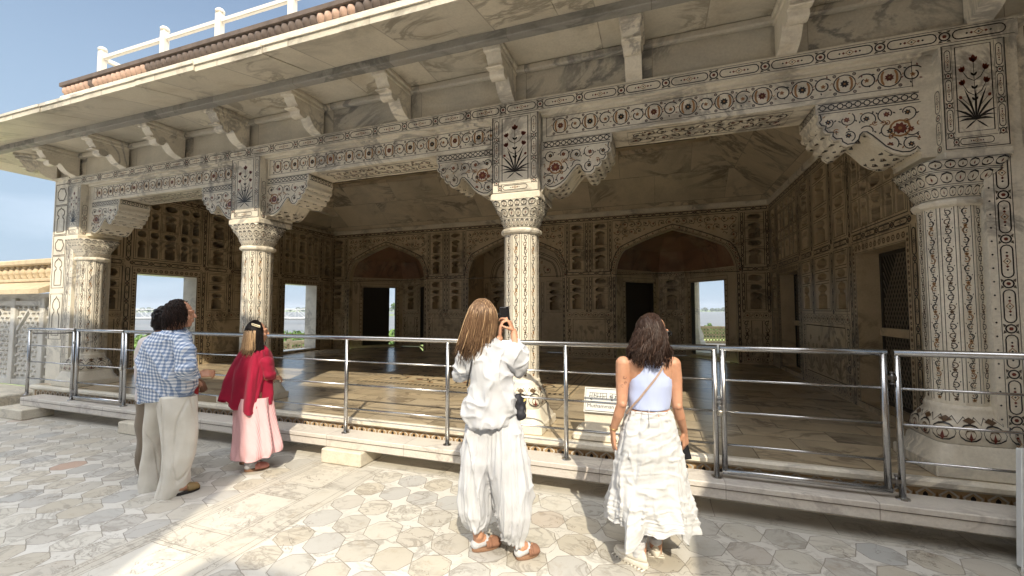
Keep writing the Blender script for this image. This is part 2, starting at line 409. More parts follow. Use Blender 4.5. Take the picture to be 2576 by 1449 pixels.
def plant(pen, cx, v0, h, w, mb='black', mf='red', tul=True):
    """flowering plant: fan of blades, stems and blooms"""
    base = v0+h*.13
    for a, L in ((-1.2, .24), (-.8, .33), (-.5, .42), (-.24, .47), (0.03, .44), (.27, .48), (.55, .40), (.85, .32), (1.2, .24)):
        pen.leaf(cx, base, pi/2-a, h*L*.86, w*.07, mb, bend=(-.35 if a > 0 else .35)*abs(a))
    for a in (-2.2, 2.2): pen.leaf(cx, base, pi/2-a, w*.42, w*.05, mb)
    for sg in (-1, 1): pen.leaf(cx+sg*w*.08, base+h*.02, pi/2-sg*1.0, h*.2, w*.045, mb, bend=-sg*.5)
    pen.line([(cx, base), (cx, v0+h*.86)], w*.022, mb)
    pen.leaf(cx, v0+h*.82, pi/2, h*.1, w*.16, mf); 
    for sg in (-1, 1):
        pen.leaf(cx, v0+h*.83, pi/2-sg*.7, h*.08, w*.1, mf)
        for y0, dy, dx in ((.42, .14, .33), (.60, .12, .32)):
            ex, ey = cx+sg*w*dx, v0+h*(y0+dy)
            pen.line([(cx, v0+h*y0), (cx+sg*w*dx*.6, v0+h*(y0+dy*.35)), (ex, ey)], w*.02, mb)
            for q in (-.5, 0, .5): pen.leaf(ex, ey, pi/2-sg*.35+q, h*.075, w*.1, mf)
        for y0 in (.36, .5, .66): pen.leaf(cx, v0+h*y0, pi/2-sg*.75, h*.06, w*.07, mb)
        ex, ey = cx+sg*w*.38, v0+h*.40; pen.line([(cx+sg*w*.1, v0+h*.28), (ex, ey)], w*.018, mb); pen.leaf(ex, ey, pi/2-sg*.9, h*.05, w*.1, mf)
def rectl(pen, u0, v0, u1, v1, w, m='black'):
    pen.line([(u0, v0), (u1, v0), (u1, v1), (u0, v1)], w, m, True)
# ================================================================ GROUND AND LANDSCAPE
def courtyard_mat():
    m = Mat('courtyard_marble', .5)
    X, Y, Z = m.pos(); s = .272
    wob = m.noise(m.vec((1, 1, 1)), 3.0, 3); wx = (wob-.5)*.035; wob2 = m.noise(m.vec((1, 1, 1), (0, 0, 1)), 3.3, 3); wy = (wob2-.5)*.035
    jx = m.noise(m.vec((1, 1, 1)), 30, 3); gx = X+wx+(jx-.5)*.008; gy = Y+wy+(jx-.5)*.008
    px = gx/s+.49; py = gy/s-.18
    ix = px.floor(); iy = py.floor(); fx = px.fract()-.5; fy = py.fract()-.5
    ax = fx.abs(); ay = fy.abs(); c1, s1 = cos(pi/8), sin(pi/8)
    d = (ax*c1+ay*s1).mx(ax*s1+ay*c1)           # octagon with points on the cell edges
    rr = .5*c1
    inn = d.lt(rr); edge = (d-rr).abs()
    kx = (px+.5).floor(); ky = (py+.5).floor()
    r1, rc = m.white(m.comb(ix, iy, 1.)); r2, rc2 = m.white(m.comb(kx, ky, 5.))
    # depthwise strip with framed panels
    strip = (gx+3.02).abs().lt(.44); sx = gx+3.09
    py2 = ((gy-2.24)/.82).fract(); sxa = sx.abs()
    inp = sxa.lt(.215)*py2.lt(.68)
    rowi = ((gy-2.24)/.82).floor()
    e1 = (sxa-.215).abs().mn((sxa-.245).abs())
    e1 = e1.mn((gx+3.44).abs()).mn((gx+2.60).abs()).mn((gx+2.66).abs()).mn((gx+3.40).abs())
    e2 = ((py2-.68).abs()*.82).mn((py2*.82).abs()).mn(((py2-.72).abs())*.82).mn(((py2-.96).abs())*.82)
    e2 = e2+sxa.gt(.245)*1.
    es = e1.mn(e2)
    # border along the building
    bord = gy.gt(3.585); eb = (gy-3.585).abs().mn((gy-3.635).abs()).mn(((gx/.8).fract()-.5).abs()*.8+gy.lt(3.635)*1.)
    e = edge*s
    rnd = m.comb(r1, r2, 0.)
    def sel(f, a, b): return a*(f*-1.+1.)+b*f
    ee = sel(strip, e, es); ee = sel(bord, ee, eb)
    r3, _ = m.white(m.comb(rowi, inp, 3.)); r4, _ = m.white(m.comb((gx/.8+.5).floor(), gy.gt(3.635), 8.))
    kind = sel(inn, r2*.25+.85, r1*.86)
    kind = sel(strip, kind, sel(inp, r3*.25+.55, r3*.2+.72)); kind = sel(bord, kind, r4*.25+.66)
    src = m.nt.nodes.new('ShaderNodeVectorMath'); src.operation = 'ADD'
    m.nt.links.new(m.P, src.inputs[0]); m.nt.links.new(m.comb(kind*41., kind*23., kind*7.), src.inputs[1]); sp = src.outputs[0]
    col = m.ramp(kind, [(0, (.44, .45, .45)), (.12, (.51, .475, .405)), (.26, (.56, .52, .44)), (.36, (.47, .47, .46)), (.5, (.55, .51, .44)), (.635, (.50, .49, .455)), (.645, (.50, .335, .25)), (.655, (.54, .52, .465)), (.75, (.58, .55, .485)), (.86, (.62, .60, .545)), (1, (.655, .64, .60))])
    v1 = m.noise(m.vec((1, 1.6, 1), (0, 0, .8), sp), 3.0, 8, .65, 1.3); vein = (v1-.5).abs().ss(.0, .06)
    pm = m.noise(m.vec((1, 1, 1), (0, 0, 0), sp), 2.2, 4).ss(.42, .6)
    c = m.mix((vein*-1.+1.)*pm*.6, col, (.25, .23, .20))
    st = m.noise(m.vec((1, 1, 1), (0, 0, .4), sp), 7, 7, .72, .5).ss(.52, .74); c = m.mix(st*.38, c, (.33, .25, .16))
    sp2 = m.noise(m.vec(), 90, 3, .7).ss(.62, .72); c = m.mix(sp2*.35, c, (.2, .15, .1))
    cl = m.noise(m.vec(), .55, 5, .6); c = m.mix(.5, c, m.ramp(cl, [(.3, (.76, .75, .72)), (.65, (1, 1, 1))]), 'MULTIPLY')
    jw = m.noise(m.vec(), 9, 3, .6)*.0052+.0003
    j = (ee-jw).lt(0.) ; 
    crk = m.noise(m.vec((1, 1, 1), (0, 0, .3)), 1.9, 7, .55, .7); crack = (crk-.5).abs().lt(.0022)*m.noise(m.vec(), .9, 2).gt(.5)
    c = m.mix(j.mx(crack)*.62, c, (.14, .115, .09))
    c = m.mix(1., c, (.90, .895, .885), 'MULTIPLY')
    m.color(c); m.rough(v1*.25+.42)
    m.bump(j*-1.+sp2*-.2+v1*.15, .35, .004)
    return m.m
M['court'] = courtyard_mat()
b = MB(); b.face([(-40, -30, 0), (40, -30, 0), (40, 4.2, 0), (-40, 4.2, 0)], 'court')
tag(b.build('courtyard'), kind='structure')
def water_mat():
    m = Mat('river_water', .4, 0, .35); n = m.noise(m.vec((.02, .06, .1)), 1, 5, .6)
    m.color(m.ramp(n, [(.3, (.12, .125, .125)), (.7, (.18, .18, .18))])); m.bump(m.noise(m.vec((.5, 1.2, 1)), 1, 4), .5, .2); return m.m
M['water'] = water_mat()
def grass_mat(name, a, b_, sc=.15):
    m = Mat(name, .9, 0, .2); n = m.noise(m.vec(), sc, 7, .7); m.color(m.ramp(n, [(.35, a), (.6, b_)])); return m.m
M['field'] = grass_mat('field_green', (.12, .17, .045), (.24, .30, .10), .05)
M['shrub'] = grass_mat('shrub_leaves', (.05, .10, .025), (.14, .22, .06), .8)
M['fartree'] = grass_mat('far_tree_leaves', (.05, .075, .04), (.10, .13, .07), .2)
b = MB(); b.face([(-7000, -2000, -12), (7000, -2000, -12), (7000, 7000, -12), (-7000, 7000, -12)], 'water')
tag(b.build('river'), kind='structure')
def azpt(px, dist, z):   # bearing of a photo column -> ground point at real distance
    t = radians(19.1)-math.atan((px-1288)/1050); return Vector((-sin(t)*dist, cos(t)*dist, z))
b = MB(); n = 60; pts = []; rnd = random.Random(5)
for i in range(n+1):
    px = -200+3000*i/n; d = 228+14*sin(i*.7)+8*sin(i*1.9)+ (25 if px > 1300 else -12); pts.append(azpt(px, d, -11.7))
for i in range(n): b.face([(0, 0, -11.7), pts[i+1], pts[i]], 'field')
tag(b.build('river_bank'), kind='structure')
b = MB()
for i in range(n+1):
    px = -300+3300*i/n; d = 2250+120*sin(i*.5); pts[i] = azpt(px, d, -11.6)
q = [p*2.2 for p in pts]; q = [Vector((p.x, p.y, -11.6)) for p in q]
for i in range(n): b.face([pts[i], pts[i+1], q[i+1], q[i]], 'field')
tag(b.build('far_shore'), kind='structure')
def leafball(b, c, r, m, k=60, rnd=rnd, sc=.35, fl=.8):
    for _ in range(k):
        d = Vector((rnd.gauss(0, 1), rnd.gauss(0, 1), rnd.gauss(0, 1))).normalized(); p = Vector(c)+Vector((d.x*r, d.y*r, d.z*r*fl))*rnd.uniform(.55, 1.05)
        a = Vector((rnd.gauss(0, 1), rnd.gauss(0, 1), rnd.gauss(0, 1))).normalized(); u = d.cross(a).normalized(); w = d.cross(u)
        s = r*sc*rnd.uniform(.6, 1.3); dd = d*s*.3
        b.face([p+u*s, p+w*s*.7+dd, p-u*s, p-w*s*.7-dd], m)
b = MB()
for i in range(330):
    px = rnd.uniform(250, 2000); d = rnd.uniform(2290, 2500); h = rnd.uniform(9, 22); p = azpt(px, d, -11.6+h*.55)
    leafball(b, p, h*.62, 'fartree', 26, sc=.5)
tag(b.build('far_wood'), 'hazy line of trees along the far bank of the river', 'trees', kind='stuff')
b = MB()
for i in range(520):
    w1 = rnd.random()
    px = rnd.uniform(340, 520) if w1 < .4 else (rnd.uniform(700, 1020) if w1 < .75 else rnd.uniform(1740, 1840))
    d = rnd.uniform(120, 222) if px < 1100 else rnd.uniform(215, 248); r = rnd.uniform(1.2, 3.2); leafball(b, azpt(px, d, -11+r*.4), r, 'shrub', 40, sc=.3)
tag(b.build('bank_shrubs'), 'green scrub covering the near river bank beyond the windows', 'shrubs', kind='stuff')
M['bark'] = flat('tree_bark', (.09, .065, .045), .9)
def tree(px, d, h, lab):
    t = thing('tree', lab, 'tree', azpt(px, d, -11.7), group='trees on the near river bank'); b = MB()
    b.tube([(0, 0, 0), (.1, 0, h*.3), (0, .1, h*.55)], [h*.035, h*.025, h*.012], 'bark', 6)
    for k in range(5): a = k*1.3; b.tube([(0, 0, h*(.25+.05*k)), (cos(a)*h*.2, sin(a)*h*.2, h*(.5+.05*k))], [h*.015, h*.006], 'bark', 5)
    b.build('trunk', t); b = MB()
    for k in range(11): a = rnd.uniform(0, 6.3); r = rnd.uniform(0, h*.28); leafball(b, (cos(a)*r, sin(a)*r, h*rnd.uniform(.45, .9)), h*rnd.uniform(.12, .2), 'shrub', 60)
    b.build('crown', t)
b = MB(); b.face([azpt(960, 860, -11.8), azpt(1060, 860, -11.8), azpt(1060, 1100, -11.8), azpt(960, 1100, -11.8)], 'field'); tag(b.build('river_spit'), kind='structure')
tree(993, 900, 25, 'dark green tree on the river spit seen through the slot in the first arch')
tree(1783, 232, 6, 'small round tree at the field edge in the right-hand opening')
tree(1757, 236, 4.4, 'low bushy tree left of the small round one in the right-hand opening')
# railway bridge far off
def bridge():
    R_ = Vector((cos(radians(19.1)), sin(radians(19.1)), 0)); F_ = Vector((-sin(radians(19.1)), cos(radians(19.1)), 0)); O = F_*378
    t = thing('truss_bridge', 'long pale steel truss bridge on piers across the river', 'bridge', (0, 0, 0)); M['bsteel'] = flat('pale_bridge_paint', (.55, .57, .58), .6)
    for name, seg in (('truss', 1), ('pier', 0)):
        if seg:
            b = MB(); x0, x1, st = -430, -120, 9
            for dy in (0, 6):
                o = O+F_*dy
                for z in (-6.5, 1.2): b.tube([o+R_*x0+Vector((0, 0, z)), o+R_*x1+Vector((0, 0, z))], .42, 'bsteel', 4, False)
                x = x0; k = 0
                while x < x1:
                    p = o+R_*x; p2 = o+R_*min(x+st, x1)
                    b.tube([p+Vector((0, 0, -6.5)), p+Vector((0, 0, 1.2))], .2, 'bsteel', 4, False)
                    za, zb = (-6.5, 1.2) if k % 2 else (1.2, -6.5)
                    b.tube([p+Vector((0, 0, za)), p2+Vector((0, 0, zb))], .22, 'bsteel', 4, False); x += st; k += 1
            b.tube([O+F_*3+R_*x0+Vector((0, 0, -7.2)), O+F_*3+R_*x1+Vector((0, 0, -7.2))], 1.2, 'bsteel', 4, False); b.build(name, t)
        else:
            for x in (-408, -363, -318, -273, -228, -183, -138):
                b = MB(); o = O+F_*3+R_*x; b.lathe([(3.2, -12.2), (2.6, -9), (2.4, -8), (3.2, -7.9)], 'white_paint', (o.x, o.y), 10); b.build('pier', t)
bridge()

# ================================================================ PAVILION
PAV = thing('marble_pavilion', 'white marble pavilion with inlaid columns, deep eave and open shaded hall', 'pavilion', (0, 0, 0))
ZP = .37
FLASK = [(-.32, -.45), (-.32, .0), (-.30, .04), (-.17, .10), (-.17, .15), (-.33, .22), (-.32, .33), (-.2, .40), (-.07, .43), (0, .48), (.07, .43), (.2, .40), (.32, .33), (.33, .22), (.17, .15), (.17, .10), (.30, .04), (.32, .0), (.32, -.45)]
LOBE = [(.42*(1-.13*abs(sin(3.5*t)))*cos(t)*(1), .36*(1-.16*abs(sin(3*t+.3)))*sin(t)) for t in [2*pi*i/28 for i in range(28)]]
class Wall:
    def __init__(s, o, u, v, n, m='marble_room_shaded'): s.mb = MB(); s.o = Vector(o); s.u = Vector(u); s.v = Vector(v); s.n = Vector(n); s.m = m; s.pen = Pen(s.mb, o, u, v, n)
    def P(s, a, b, d=0): return s.o+s.u*a+s.v*b-s.n*d
    def rect(s, a0, a1, b0, b1, m=None): s.mb.face([s.P(a0, b0), s.P(a1, b0), s.P(a1, b1), s.P(a0, b1)], m or s.m)
    def niche(s, a0, a1, b0, b1, shape, depth=.27, mar=.02, sx=1., sy=1.):
        ca, cb = (a0+a1)/2, (b0+b1)/2; w, h = (a1-a0)*sx, (b1-b0)*sy
        hole = [(ca+p[0]*w, cb+p[1]*h) for p in shape]
        outer = [(a0, b0), (a1, b0), (a1, b1), (a0, b1)]
        tris = tessellate_polygon([[Vector((x, y, 0)) for x, y in outer], [Vector((x, y, 0)) for x, y in hole]])
        pts = outer+hole
        s.mb.add([s.P(*p) for p in pts], tris, s.m)
        n = len(hole); inner = [(ca+(x-ca)*.95, cb+(y-cb)*.96) for x, y in hole]
        s.mb.add([s.P(x, y) for x, y in hole]+[s.P(x, y, depth) for x, y in inner], [(i, (i+1) % n, (i+1) % n+n, i+n) for i in range(n)], s.m)
        s.mb.face([s.P(x, y, depth) for x, y in inner], s.m)
        if mar: rectl(s.pen, a0+mar, b0+mar, a1-mar, b1-mar, .008, 'groove')
    def stack(s, a0, a1, b0, b1, kinds, **k):
        H = {'F': 1.45, 'L': .8, 'S': .6}; tot = sum(H[q] for q in kinds); y = b1
        for q in kinds:
            h = (b1-b0)*H[q]/tot; s.niche(a0, a1, y-h, y, FLASK if q == 'F' else LOBE, sx=.9 if q != 'S' else .8, **k); y -= h
ZD, ZM0, ZM1, ZT0, ZT1 = 1.55, 2.44, 2.56, 3.82, 3.93
def niche_bay(w, a0, a1, low=True, dado=True, frame=.05):
    w.rect(a0, a1, ZM0, ZM1); band(w.pen, a0, a1, ZM0+.01, ZM1-.01, det=1, lw=.008)
    for z0, z1, k in ((ZM1, ZT0, 'LFLF'),)+(((ZD, ZM0, 'LSF'),) if low else ()):
        w.rect(a0, a0+frame, z0, z1); w.rect(a1-frame, a1, z0, z1); w.rect(a0+frame, a1-frame, z0, z0+.03); w.rect(a0+frame, a1-frame, z1-.03, z1)
        rectl(w.pen, a0+frame*.5, z0+.02, a1-frame*.5, z1-.02, .012)
        w.stack(a0+frame, a1-frame, z0+.03, z1-.03, k)
    if dado: dado_panel(w, a0, a1)
def dado_panel(w, a0, a1):
    w.rect(a0, a1, ZP, ZD); t = .15
    if a1-a0 < .5: t = .08
    scroll(w.pen, a0+.02, a1-.02, ZD-.02-t, ZD-.02, det=1); scroll(w.pen, a0+.02, a1-.02, ZP+.03, ZP+.03+t, det=1)
    for x in (a0+.02, a1-.02-t): scroll(w.pen, x, x+t, 0, 0, det=1) if False else vine(w.pen, x, x+t, ZP+.04+t, ZD-.04-t, det=2)
    rectl(w.pen, a0+.04+t, ZP+.06+t, a1-.04-t, ZD-.06-t, .012, 'groove')
    # carved flowering plants in low relief
    W = a1-a0-2*t-.1; k = max(1, round(W/.42))
    for i in range(k):
        cx = a0+t+.05+(i+.5)*W/k; z0 = ZP+.1+t; H = ZD-ZP-2*t-.2
        old = w.pen.off; w.pen.off = .004
        for a, L in ((-.9, .5), (-.45, .75), (0, .9), (.45, .75), (.9, .5)):
            ex, ey = cx+sin(a)*L*H*.5, z0+cos(a)*L*H*.85
            w.pen.line([(cx, z0), (cx+sin(a)*L*H*.2, z0+L*H*.45), (ex, ey)], .01, 'relief'); w.pen.flower(ex, ey, .055, 'relief', 'relief', 6, 1)
            w.pen.leaf(cx, z0, pi/2-a*1.3, L*H*.5, .04, 'relief')
        w.pen.off = old
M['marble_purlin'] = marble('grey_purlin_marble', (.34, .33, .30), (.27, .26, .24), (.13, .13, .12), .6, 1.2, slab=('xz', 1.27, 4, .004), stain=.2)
M['relief'] = marble('carved_relief_marble', (.40, .33, .22), (.33, .27, .19), (.2, .16, .12), .6, 1.3, stain=.5)
def side_wall(X, nx, name, open_dark=False):
    w = Wall((X, 0, 0), (0, 1, 0), (0, 0, 1), (nx, 0, 0)); p = w.pen
    w.rect(4.58, 10.6, ZT0, ZT1); band(p, 4.6, 10.6, ZT0+.01, ZT1-.01, det=1, lw=.008)
    for y0, y1 in ((4.58, 4.70), (5.08, 5.20), (6.52, 6.62), (7.13, 7.23), (7.92, 8.02), (8.55, 8.65), (9.97, 10.07), (10.5, 10.6)):
        full = (y0, y1) not in ((7.13, 7.23), (7.92, 8.02))
        z0 = ZP if full else ZD
        w.rect(y0, y1, z0, ZT0); band(p, z0, ZM0, y0+.012, y1-.012, 'v', det=1, lw=.008); band(p, ZM1, ZT0, y0+.012, y1-.012, 'v', det=1, lw=.008)
    for a0, a1 in ((4.70, 5.08), (10.07, 10.5)): niche_bay(w, a0, a1)
    for a0, a1 in ((6.62, 7.13), (7.23, 7.92), (8.02, 8.55)): niche_bay(w, a0, a1, dado=False)
    dado_panel(w, 6.62, 8.55)
    for a0, a1 in ((5.20, 6.52), (8.65, 9.97)):
        w.rect(a0, a0+.1, ZP, ZM0); w.rect(a1-.1, a1, ZP, ZM0); w.rect(a0+.1, a1-.1, 2.29, ZM0); w.rect(a0, a1, ZM0, ZM1); w.rect(a0+.1, a1-.1, ZP, .44)
        band(p, a0, a1, ZM0+.01, ZM1-.01, det=1, lw=.008)
        n = 12
        for i in range(n):
            p.ring(a0+.12+(a1-a0-.24)*i/(n-1), 2.36, .028, .014, 'brown', 6); p.dot(a0+.12+(a1-a0-.24)*i/(n-1), 2.36, .01, 'black', 4)
        for i in range(17):
            for a in (a0+.05, a1-.05): p.dot(a, .5+1.8*i/16, .022, 'brown', 6); p.ring(a, .5+1.8*i/16+.055, .012, .008, 'black', 5)
        rectl(p, a0+.015, .45, a1-.015, 2.43, .01); rectl(p, a0+.09, .45, a1-.09, 2.30, .008)
        # grid of niches above the opening
        z0, z1 = ZM1, ZT0; w.rect(a0, a0+.04, z0, z1); w.rect(a1-.04, a1, z0, z1); w.rect(a0+.04, a1-.04, z0, z0+.04); w.rect(a0+.04, a1-.04, z1-.04, z1)
        rectl(p, a0+.02, z0+.02, a1-.02, z1-.02, .012)
        ws = [.22, .22, .34, .22, .22]; tot = sum(ws); y = a0+.04
        for q in ws:
            dy = q/tot*(a1-a0-.08); w.stack(y, y+dy, z0+.04, z1-.04, 'LFLF', depth=.27, mar=.012); y += dy
        # jambs
        t = .42 if nx > 0 else .25; jm = 'marble_white' if nx > 0 else 'marble_room_shaded'
        for a in (a0+.1, a1-.1): w.mb.face([w.P(a, .44), w.P(a, 2.29), w.P(a, 2.29, t), w.P(a, .44, t)], jm)
        w.mb.face([w.P(a0+.1, 2.29), w.P(a1-.1, 2.29), w.P(a1-.1, 2.29, t), w.P(a0+.1, 2.29, t)], jm)
        w.mb.face([w.P(a0+.1, .44), w.P(a1-.1, .44), w.P(a1-.1, .44, t), w.P(a0+.1, .44, t)], jm)
    # outer skin
    t = .42 if nx > 0 else .45
    for a0, a1, b0, b1 in ((4.58, 5.3, 0, 5.06), (6.42, 8.75, 0, 5.06), (9.87, 12.5, 0, 5.06), (5.3, 6.42, 2.29, 5.06), (8.75, 9.87, 2.29, 5.06), (5.3, 6.42, 0, .44), (8.75, 9.87, 0, .44)):
        w.mb.face([w.P(a0, b0, t), w.P(a1, b0, t), w.P(a1, b1, t), w.P(a0, b1, t)], 'marble_white')
    w.mb.face([w.P(4.58, 0, 0), w.P(4.58, 0, t), w.P(4.58, 4.05, t), w.P(4.58, 4.05, 0)], 'marble_white')
    return w.mb.build(name, PAV)
side_wall(-9.6, 1, 'side_wall'); side_wall(2.4, -1, 'side_wall')
for y0 in (4.58+.72, 8.75):  # near-black block painted as shade behind the right-hand doors, with wire mesh doors
    y1 = y0+1.12; b = MB()
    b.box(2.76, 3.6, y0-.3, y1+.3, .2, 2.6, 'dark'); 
    for f in range(6): pass
    b.v = b.v; b.build('recess_shade_block', PAV)
    b = MB(); X = 2.66
    for i in range(-24, 30):   # diamond wire mesh
        for sg in (1, -1):
            a = y0+i*.062; pa = []; 
            for z in (.46, 2.28):
                pass
            # clip each diagonal to the door rectangle
            s0 = [(a+sg*(z-.46)*.6, z) for z in [.46+1.82*k/40 for k in range(41)]]
            s0 = [q for q in s0 if y0+.02 <= q[0] <= y1-.02]
            if len(s0) > 1: b.tube([(X, *s0[0]), (X, *s0[-1])], .0055, 'mesh_wire', 4, False, False)
    for y in (y0+.02, y1-.02): b.box(X-.02, X+.02, y-.02, y+.02, .44, 2.29, 'dark')
    for z, h in ((.46, .02), (2.27, .02)): b.box(X-.02, X+.02, y0+.042, y1-.042, z-h, z+h, 'dark')
    d = b.build('mesh_door', PAV); b = MB(); b.bbox(X-.05, X-.022, y0+.02, y1-.02, 1.27, 1.37, 'marble_room_shaded'); b.build('cross_rail', d)

# ---------------- back wall with three iwan arches
def arch_pts(c, hw, zs, za, n=12):
    L = []
    for i in range(n+1):
        t = i/n; a = t*radians(58); r = 1
        x = -hw+hw*.36*(1-cos(a)); z = sin(a)
        L.append((x, z))
    # haunch arc then straighter rise to the point
    x1, z1 = L[-1]; k = .60*(za-zs)/z1; H = [(x, zs+z*k) for x, z in L]; x1, z1 = H[-1]
    dx, dz = H[-1][0]-H[-2][0], H[-1][1]-H[-2][1]; m0 = dz/dx
    Q = []
    for i in range(1, 9):
        t = i/8; cx, cz = x1*.52, z1+(za-z1)*.48+.055
        Q.append(((1-t)**2*x1+2*t*(1-t)*cx, (1-t)**2*z1+2*t*(1-t)*cz+t*t*za))
    H += Q
    R = [(-x, z) for x, z in H[:-1]][::-1]
    return [(c+x, z) for x, z in H+R]
ARCH = (-7.70, -3.63, .39); HW = 1.33
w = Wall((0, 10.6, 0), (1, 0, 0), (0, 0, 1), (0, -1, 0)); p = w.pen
w.rect(-9.8, 2.4, ZT0, ZT1); band(p, -9.8, 2.4, ZT0+.01, ZT1-.01, det=1, lw=.009)
for ci, c in enumerate(ARCH):
    A = arch_pts(c, HW, 2.42, 3.50); x0, x1 = c-HW-.09, c+HW+.09
    for i in range(len(A)-1):
        w.mb.face([w.P(*A[i]), w.P(*A[i+1]), w.P(A[i+1][0], ZT0), w.P(A[i][0], ZT0)], w.m)
        w.mb.face([w.P(*A[i]), w.P(*A[i+1]), w.P(*A[i+1], .16), w.P(*A[i], .16)], w.m)   # arch reveal
    for x, xa in ((x0, c-HW), (c+HW, x1)): w.rect(x, xa, ZP, ZT0); band(p, ZP+.05, 2.42, x+.01, xa-.01, 'v', det=1, lw=.008)
    for x in (c-HW, c+HW): w.mb.face([w.P(x, ZP), w.P(x, 2.42), w.P(x, 2.42, .16), w.P(x, ZP, .16)], w.m)
    # band following the arch
    for off, lw in ((.02, .010), (.045, .006), (.115, .006), (.13, .012)):
        B = [(c+(x-c)*(1+off/HW), 2.42+(z-2.42)*(1+off/1.08)) for x, z in A]; p.line(B, lw, 'black')
    B = [(c+(x-c)*(1+.08/HW), 2.42+(z-2.42)*(1+.08/1.08)) for x, z in A]
    for i in range(1, len(B)-1, 1):
        if i % 2: p.dot(*B[i], .022, 'red', 4)
        else: p.ring(*B[i], .028, .008, 'black', 6)
    rectl(p, x0+.02, 2.45, x1-.02, ZT0-.02, .012)
    def spandrel(a, b, A=A, c=c):
        if b > ZT0-.04 or a < x0+.04 or a > x1-.04: return False
        f = abs(a-c); zz = 2.42
        for i in range(len(A)//2):
            if c-A[i][0] >= f >= c-A[i+1][0]: zz = A[i][1]+(A[i+1][1]-A[i][1])*(c-A[i][0]-f)/max(1e-6, (A[i+1][0]-A[i][0]))
        if f >= HW: zz = 2.45
        return b > zz+.16+.10*f
    arabesque(p, x0+.05, 2.5, x1-.05, ZT0-.05, .175, spandrel, lw=.009, rnd=random.Random(ci))
def back_cols(x0, x1, k):
    W = (x1-x0)/k
    w.rect(x0, x1, ZM0, ZM1); band(p, x0, x1, ZM0+.01, ZM1-.01, det=1, lw=.008)
    for i in range(k):
        a0, a1 = x0+i*W, x0+(i+1)*W
        for s in ((a0, a0+.09), (a1-.09, a1)):
            for z0, z1 in ((ZM1, ZT0), (ZD, ZM0)): w.rect(*s, z0, z1); band(p, z0, z1, s[0]+.01, s[1]-.005, 'v', det=1, lw=.007)
        for z0, z1, kk in ((ZM1, ZT0, 'LFLF'), (ZD, ZM0, 'LSF')):
            w.rect(a0+.09, a1-.09, z0, z0+.03); w.rect(a0+.09, a1-.09, z1-.03, z1); w.stack(a0+.09, a1-.09, z0+.03, z1-.03, kk)
            rectl(p, a0+.105, z0+.02, a1-.105, z1-.02, .01)
    dado_panel(w, x0, x1)
back_cols(-9.8, ARCH[0]-HW-.09, 1)
back_cols(ARCH[0]+HW+.09, ARCH[1]-HW-.09, 2); back_cols(ARCH[1]+HW+.09, ARCH[2]-HW-.09, 2); back_cols(ARCH[2]+HW+.09, 2.4, 1)
w.mb.build('back_wall', PAV)
